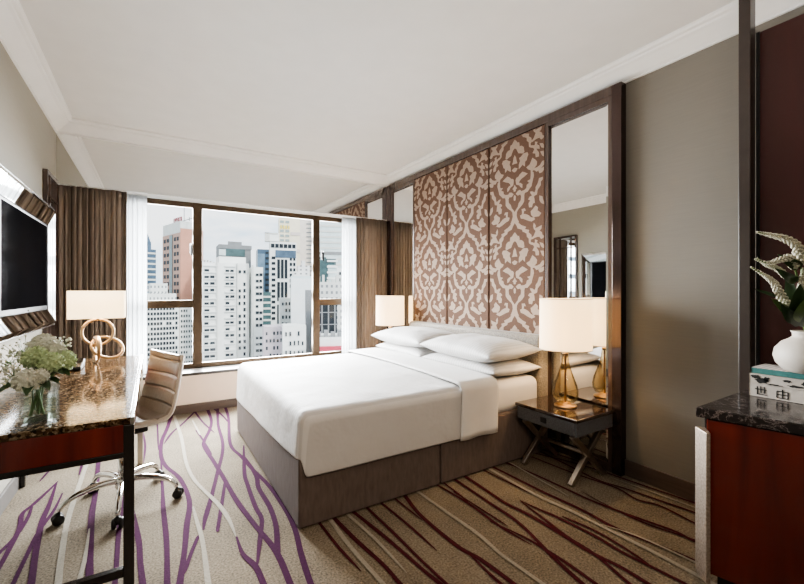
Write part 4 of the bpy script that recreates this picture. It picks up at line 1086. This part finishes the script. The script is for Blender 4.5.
# white gridded block behind the chair
r, W, Hh, D = tower('apartment_block', 'long white block with dense grid of dark windows behind chair', 143, 179, 305, 172, 180, 9, CM['white'])
parts(r, 'window', CM['dkglass'], wgrid(W, Hh, .02, .97, 11, .6, 2.2, 15, .74, .6, .2), thick=.3)
MB().box(2, W * .95, 3, 18, Hh, Hh + 5).box(3, W * .7, 4, 16, Hh + 5, Hh + 9.5).build('roof_storeys', facade_mat('roof_storey', (.78, .78, .75), (.2, .22, .23), 1.4, 2.6, .4, .4), r, local=True)
MB().box(0, W, -.4, .2, Hh, Hh + .9).build('parapet', CM['white'], r, local=True)
r, W, Hh, D = tower('apartment_block', 'pale block with small windows left of first bronze mullion', 179.5, 199, 306, 184, 188, 3, CM['white'])
parts(r, 'window', CM['dkglass'], wgrid(W, Hh, .05, .95, 7, 1, 2.4, 16, .55, .5, .4), thick=.3)
r, W, Hh, D = tower('office_block', 'small teal glass block beside the pink tower', 184.5, 194, 277, 236, 236, 5, CM['teal'])
parts(r, 'floor_band', CM['grey'], [(0, W, Hh - 3 - k * 3, Hh - 2.6 - k * 3) for k in range(8)])
# central white tower
r, W, Hh, D = tower('apartment_tower', 'big white residential tower in the centre of the window', 200.5, 248.5, 262, 176, 172, 16, CM['white'])
fh = 2.95
bays = []
for u0, u1, nc in ((.07, .30, 2), (.50, .70, 2), (.78, .84, 1), (.885, .945, 1)):
    bays += wgrid(W, Hh, u0, u1, nc, 2.2, fh, 16, .88, .55, .5)
parts(r, 'window', CM['dkglass'], bays, thick=.35)
m = MB()
for k in range(17):
    z = Hh - 1.2 - k * fh; m.box(W * .06, W * .31, -.7, 0, z - .5, z); m.box(W * .49, W * .71, -.7, 0, z - .5, z)
m.build('bay_ledges', CM['white'], r, local=True)
MB().box(W * .74, W * .76, -.9, 0, 0, Hh).box(W * .31, W * .34, -.6, 0, 0, Hh).box(W * .97, W, -.7, 0, 0, Hh).build('pier', CM['pale'], r, local=True)
MB().box(W * .40, W * .98, 4, 14, Hh, Hh + 3.2).build('roof_plant_room', CM['white'], r, local=True)
m = MB()
for k in range(6): m.box(W * (.03 + .06 * k), W * (.06 + .06 * k), 1, 5, Hh, Hh + .8 + .5 * math.sin(k))
m.build('roof_vents', CM['pale'], r, local=True)
r, W, Hh, D = tower('apartment_tower', 'narrow white wing tower just right of the central white tower', 251.5, 263, 267, 185, 183, 14, CM['white'])
parts(r, 'window', CM['dkglass'], wgrid(W, Hh, .35, .98, 2, 2, 2.95, 16, .85, .45, .4), thick=.35)
MB().box(0, W * .16, -.8, 0, 0, Hh + 1).build('pier', CM['pale'], r, local=True)
# dark drum topped building behind
r, W, Hh, D = tower('office_tower', 'dark glass topped building rising behind central white tower', 219, 251, 244, 262, 258, 18, CM['grey'])
MB().box(-.4, W + .4, -.6, 0, Hh - 2.8, Hh - .2).build('roof_band', CM['grey'], r, local=True)
MB().box(W * .2, W * .8, -.7, 0, Hh - 7.6, Hh - 2.8).build('glass_band', CM['teal'], r, local=True)
MB().box(0, W * .2, -.7, 0, Hh - 7.4, Hh - 3.4).build('pale_panel', CM['palegl'], r, local=True)
MB().prism([(W * .28, 2), (W * .72, 2), (W * .65, 12), (W * .35, 12)], Hh, Hh + 2.4).build('roof_cap', CM['grey'], r, local=True)
# blue faceted tower
r, W, Hh, D = tower('office_tower', 'blue grey glass tower left of the white framed tower', 257.5, 272, 249, 265, 258, 14, CM['blue'])
parts(r, 'floor_band', CM['dkglass'], [(W * .55, W, Hh - 3 - k * 3.6, Hh - 1.6 - k * 3.6) for k in range(14)])
MB().box(0, W * .5, -.5, 0, Hh - 30, Hh - 3).build('glass_panel', pbr('glass_steel_blue', (.15, .23, .31), .25, 0, .2, .2), r, local=True)
# white framed tower with black windows
r, W, Hh, D = tower('office_tower', 'white framed tower with tall dark window strips and rooftop box', 270, 296.5, 241.5, 238, 234, 14, CM['white'])
w_ = wgrid(W, Hh, .02, .98, 6, .6, 3.6, 1, .8, .65) + wgrid(W, Hh, .02, .24, 1, 8, 3.3, 12, .62, .5) + wgrid(W, Hh, .72, .98, 2, 8.4, 3.3, 6, .62, .6)
for k in range(3):
    for c in range(3): w_.append((W * (.27 + .14 * c), W * (.37 + .14 * c), Hh - 22 - 13.6 * k, Hh - 10.5 - 13.6 * k))
parts(r, 'window', CM['black'], w_, thick=.3)
MB().box(W * .2, W * .98, -.35, 0, Hh - 9.5, Hh - 5).build('glass_band', CM['blue'], r, local=True)
m = MB(); m.box(-2.6, W * .35, 2, 9, Hh + .6, Hh + 5.4); m.build('rooftop_box', CM['white'], r, local=True)
MB().box(-2.9, -.2, 1.6, 4, Hh + .2, Hh + 5.6).box(-2.9, W * .3, 1.6, 2.2, Hh + 4.9, Hh + 5.6).build('rooftop_frame', CM['pale'], r, local=True)
# cream residential towers
r, W, Hh, D = tower('apartment_tower', 'tall cream residential tower with yellow band near its top', 279, 300, 217.5, 300, 288, 14, CM['cream'])
parts(r, 'window', pbr('window_greygreen', (.26, .31, .30), .4, 0, .5, .2), wgrid(W, Hh, .02, .52, 2, 1.2, 3.5, 14, .75, .5, .2), thick=.4)
parts(r, 'yellow_band', CM['yellow'], wgrid(W, Hh, .04, .52, 4, 5.4, 3.2, 1, .6, .8), thick=.5)
parts(r, 'slab_band', pbr('pale_mauve', (.62, .54, .50), .8), [(W * .55, W, Hh - 13 - 13 * k, Hh - 10.5 - 13 * k) for k in range(3)], thick=.4)
r, W, Hh, D = tower('apartment_tower', 'beige tower with fine horizontal stripes left of second mullion', 300, 318, 212, 335, 335, 14, pbr('tower_beige', (.72, .64, .58), .8, 0, .3, .05))
parts(r, 'floor_band', CM['grey'], [(W * .35, W, Hh - 3 - k * 3.6, Hh - 2.1 - k * 3.6) for k in range(22)])
# blank white walled block
r, W, Hh, D = tower('apartment_block', 'white block with large blank wall left of second mullion', 291, 315, 276, 160, 158, 9, CM['palegl'])
MB().box(0, W * .84, -.3, 0, Hh - 22, Hh - 1).build('blank_wall', pbr('render_white', (.76, .78, .78), .8, 0, .3, .04), r, local=True)
MB().box(W * .3, W * .8, 3, 9, Hh, Hh + 4.5).box(W * .1, W * .3, 3, 9, Hh, Hh + 2).box(W * .45, W * .6, 3, 7, Hh + 4.5, Hh + 6.5).build('roof_tanks', facade_mat('roof_tanks_wall', (.72, .70, .68), (.2, .2, .2), 2.2, 1.6, .35, .4), r, local=True)
r, W, Hh, D = tower('apartment_block', 'dark narrow block against the second bronze mullion', 306, 318, 290, 140, 140, 10, CM['grey'])
parts(r, 'window', CM['white'], wgrid(W, Hh, .5, .95, 1, 2, 3, 9, .6, .5), thick=.3)
# low blocks below
r, W, Hh, D = tower('apartment_block', 'low white block with scattered small windows above bed line', 283, 306, 326, 126, 124, 10, CM['white'])
parts(r, 'window', CM['dkglass'], wgrid(W, Hh, .05, .95, 5, 1, 3, 5, .45, .5, .7), thick=.3)
r, W, Hh, D = tower('apartment_block', 'lilac grey low block right of narrow white wing tower', 264, 284, 327, 150, 146, 10, CM['lilac'])
parts(r, 'window', CM['dkglass'], wgrid(W, Hh, .05, .95, 5, 1, 2.8, 7, .5, .5, .5), thick=.3)
r, W, Hh, D = tower('apartment_block', 'tall pale block with air conditioners below blank wall', 280, 292, 298, 172, 170, 10, CM['pale'])
parts(r, 'window', CM['dkglass'], wgrid(W, Hh, .1, .95, 3, 1, 2.9, 9, .55, .5, .5), thick=.3)
r, W, Hh, D = tower('office_block', 'grey green slab between white wing tower and framed tower', 262.5, 271, 292, 205, 205, 10, CM['teal'])
parts(r, 'floor_band', CM['pale'], [(0, W, Hh - 3 - k * 3, Hh - 2 - k * 3) for k in range(14)])
# right-hand pane
r, W, Hh, D = tower('office_tower', 'pale striped glass tower filling the top of right pane', 318, 350, 205, 330, 322, 14, CM['palegl'])
parts(r, 'floor_band', CM['pale'], [(0, W, Hh - 4 - k * 4.6, Hh - 2.4 - k * 4.6) for k in range(24)])
MB().box(0, W * .8, -.5, 0, EYE - GZ + 31, EYE - GZ + 33.5).build('plant_band', CM['grey'], r, local=True)
r, W, Hh, D = tower('office_tower', 'stepped teal glass tower with white ledges in the right pane', 318, 336, 257, 250, 246, 12, CM['teal'])
MB().box(W * .55, W * 1.0, -.4, 0, 0, Hh - 5).box(W * .45, W * 1.05, -.6, 0, Hh - 1, Hh).box(W * .6, W * 1.2, -1, 3, 0, Hh - 8).build('stepped_face', CM['palegl'], r, local=True)
parts(r, 'ledge', CM['white'], [(W * .5, W * 1.1, Hh - 3 - 3.6 * k, Hh - 1.8 - 3.6 * k) for k in range(10)], thick=1.2)
r, W, Hh, D = tower('apartment_block', 'low rooftops with grey storeys above the right transom', 316, 352, 282, 165, 160, 12, facade_mat('low_roofs', (.70, .69, .66), (.22, .23, .24), 2.0, 2.6, .45, .45))
m = MB()
for k in range(7):
    x = W * (.04 + .13 * k); m.box(x, x + W * rg.uniform(.05, .1), rg.uniform(1, 6), 10, Hh, Hh + rg.uniform(.8, 3.2))
m.build('roof_sheds', CM['pale'], r, local=True)
r, W, Hh, D = tower('office_block', 'dark glass block with grey grid below right transom', 314, 337, 300, 132, 128, 5, CM['black'])
parts(r, 'grid_bar', CM['grey'], [(0, W, Hh - 4.3 - 4 * k, Hh - 4 - 4 * k) for k in range(5)] + [(W * .28 * k + .3, W * .28 * k + .7, Hh - 22, Hh) for k in range(4)], thick=.3)
r, W, Hh, D = tower('apartment_block', 'white block with red awning band at the bottom of right pane', 313, 350, 338, 112, 108, 12, CM['white'])
MB().box(0, W, -1.2, 0, Hh - 4.6, Hh - 2.4).build('awning', CM['red'], r, local=True)
m = MB()
for k in range(5): m.box(W * .1 + k * 2, W * .1 + k * 2 + 1.2, 1.5, 6, Hh, Hh + 1.2 + .5 * (k % 2))
m.build('roof_units', CM['grey'], r, local=True)
r, W, Hh, D = tower('apartment_block', 'white slab with window columns behind right sheer curtain', 337, 356, 268, 194, 192, 12, CM['white'])
parts(r, 'window', CM['dkglass'], wgrid(W, Hh, .05, .95, 4, 1, 3.1, 14, .5, .5, .3), thick=.3)
# streets far below, haze-grey
st(MB().add([(-900, 8, GZ), (900, 8, GZ), (900, 1200, GZ), (-900, 1200, GZ)], [(0, 1, 2, 3)]).build('ground', facade_mat('city_ground', (.48, .48, .47), (.25, .27, .26), 17, 17, .3, .3)))

# ------------------------------------------------------------------ sky and lights
sc = bpy.context.scene
wd = bpy.data.worlds.new('sky'); sc.world = wd; wd.use_nodes = True
nt = wd.node_tree; bg = nt.nodes['Background']
tc = N(nt, 'ShaderNodeTexCoord'); mp = N(nt, 'ShaderNodeMapping'); mp.inputs['Scale'].default_value = (2.2, 2.2, 6.0)
nt.links.new(tc.outputs['Generated'], mp.inputs['Vector'])
nz = N(nt, 'ShaderNodeTexNoise', Scale=1.6, Detail=6.0, Roughness=.55); nt.links.new(mp.outputs['Vector'], nz.inputs['Vector'])
cl = ramp(nt, nz.outputs['Fac'], [(.38, (.42, .60, .78)), (.56, (.92, .94, .96))])
nt.links.new(cl, bg.inputs['Color']); bg.inputs['Strength'].default_value = 1.5

def lamp(name, typ, loc, energy, col, rot=(0, 0, 0), **kw):
    l = bpy.data.lights.new(name, typ); l.energy = energy; l.color = col
    for k_, v_ in kw.items(): setattr(l, k_, v_)
    o = bpy.data.objects.new(name, l); COL.objects.link(o); o.location = loc; o.rotation_euler = rot
    return o
lamp('sun', 'SUN', (0, -20, 60), 2.3, (1, .97, .92), (math.radians(50), 0, math.radians(22)), angle=math.radians(8))
for k in range(5):
    lamp('daylight_window', 'AREA', (1.0, GY + .32, .62 + .36 * k), 70, (.96, .98, 1.0), (-PI / 2 + .55, 0, 0), shape='RECTANGLE', size=2.3, size_y=.30, spread=math.radians(125))
WARM = (1.0, .66, .36)
lamp('bedside_bulb', 'POINT', (LX, LY, LZ + .53), 8, WARM, shadow_soft_size=.04)
lamp('bedside_bulb', 'POINT', (LX, 4.045, LZ + .53), 9, WARM, shadow_soft_size=.04)
lamp('desk_bulb', 'POINT', (QX, QY, DZ + .37), 5, WARM, shadow_soft_size=.03)
lamp('ceiling_fill', 'AREA', (1.0, -.3, 1.6), 13, (1.0, .86, .73), (PI, 0, 0), shape='RECTANGLE', size=1.4, size_y=1.4)  # added fill out of view, facing up to brighten the ceiling

dl = lamp('bed_fill_spot', 'SPOT', (.35, -1.2, 2.45), 95, (1.0, .74, .52), spot_size=math.radians(52), spot_blend=.9, shadow_soft_size=.12)  # added warm fill, out of view, brightens the near side of the bed
dl.rotation_euler = (Vector((1.25, 2.0, .25)) - Vector(dl.location)).to_track_quat('-Z', 'Y').to_euler()
sc.view_settings.view_transform = 'AgX'
sc.view_settings.look = 'AgX - Medium High Contrast'
sc.view_settings.exposure = 0.66
sc.cycles.use_denoising = True
sc.cycles.max_bounces = 10; sc.cycles.transparent_max_bounces = 16; sc.cycles.glossy_bounces = 6
sc.cycles.sample_clamp_indirect = 6.0
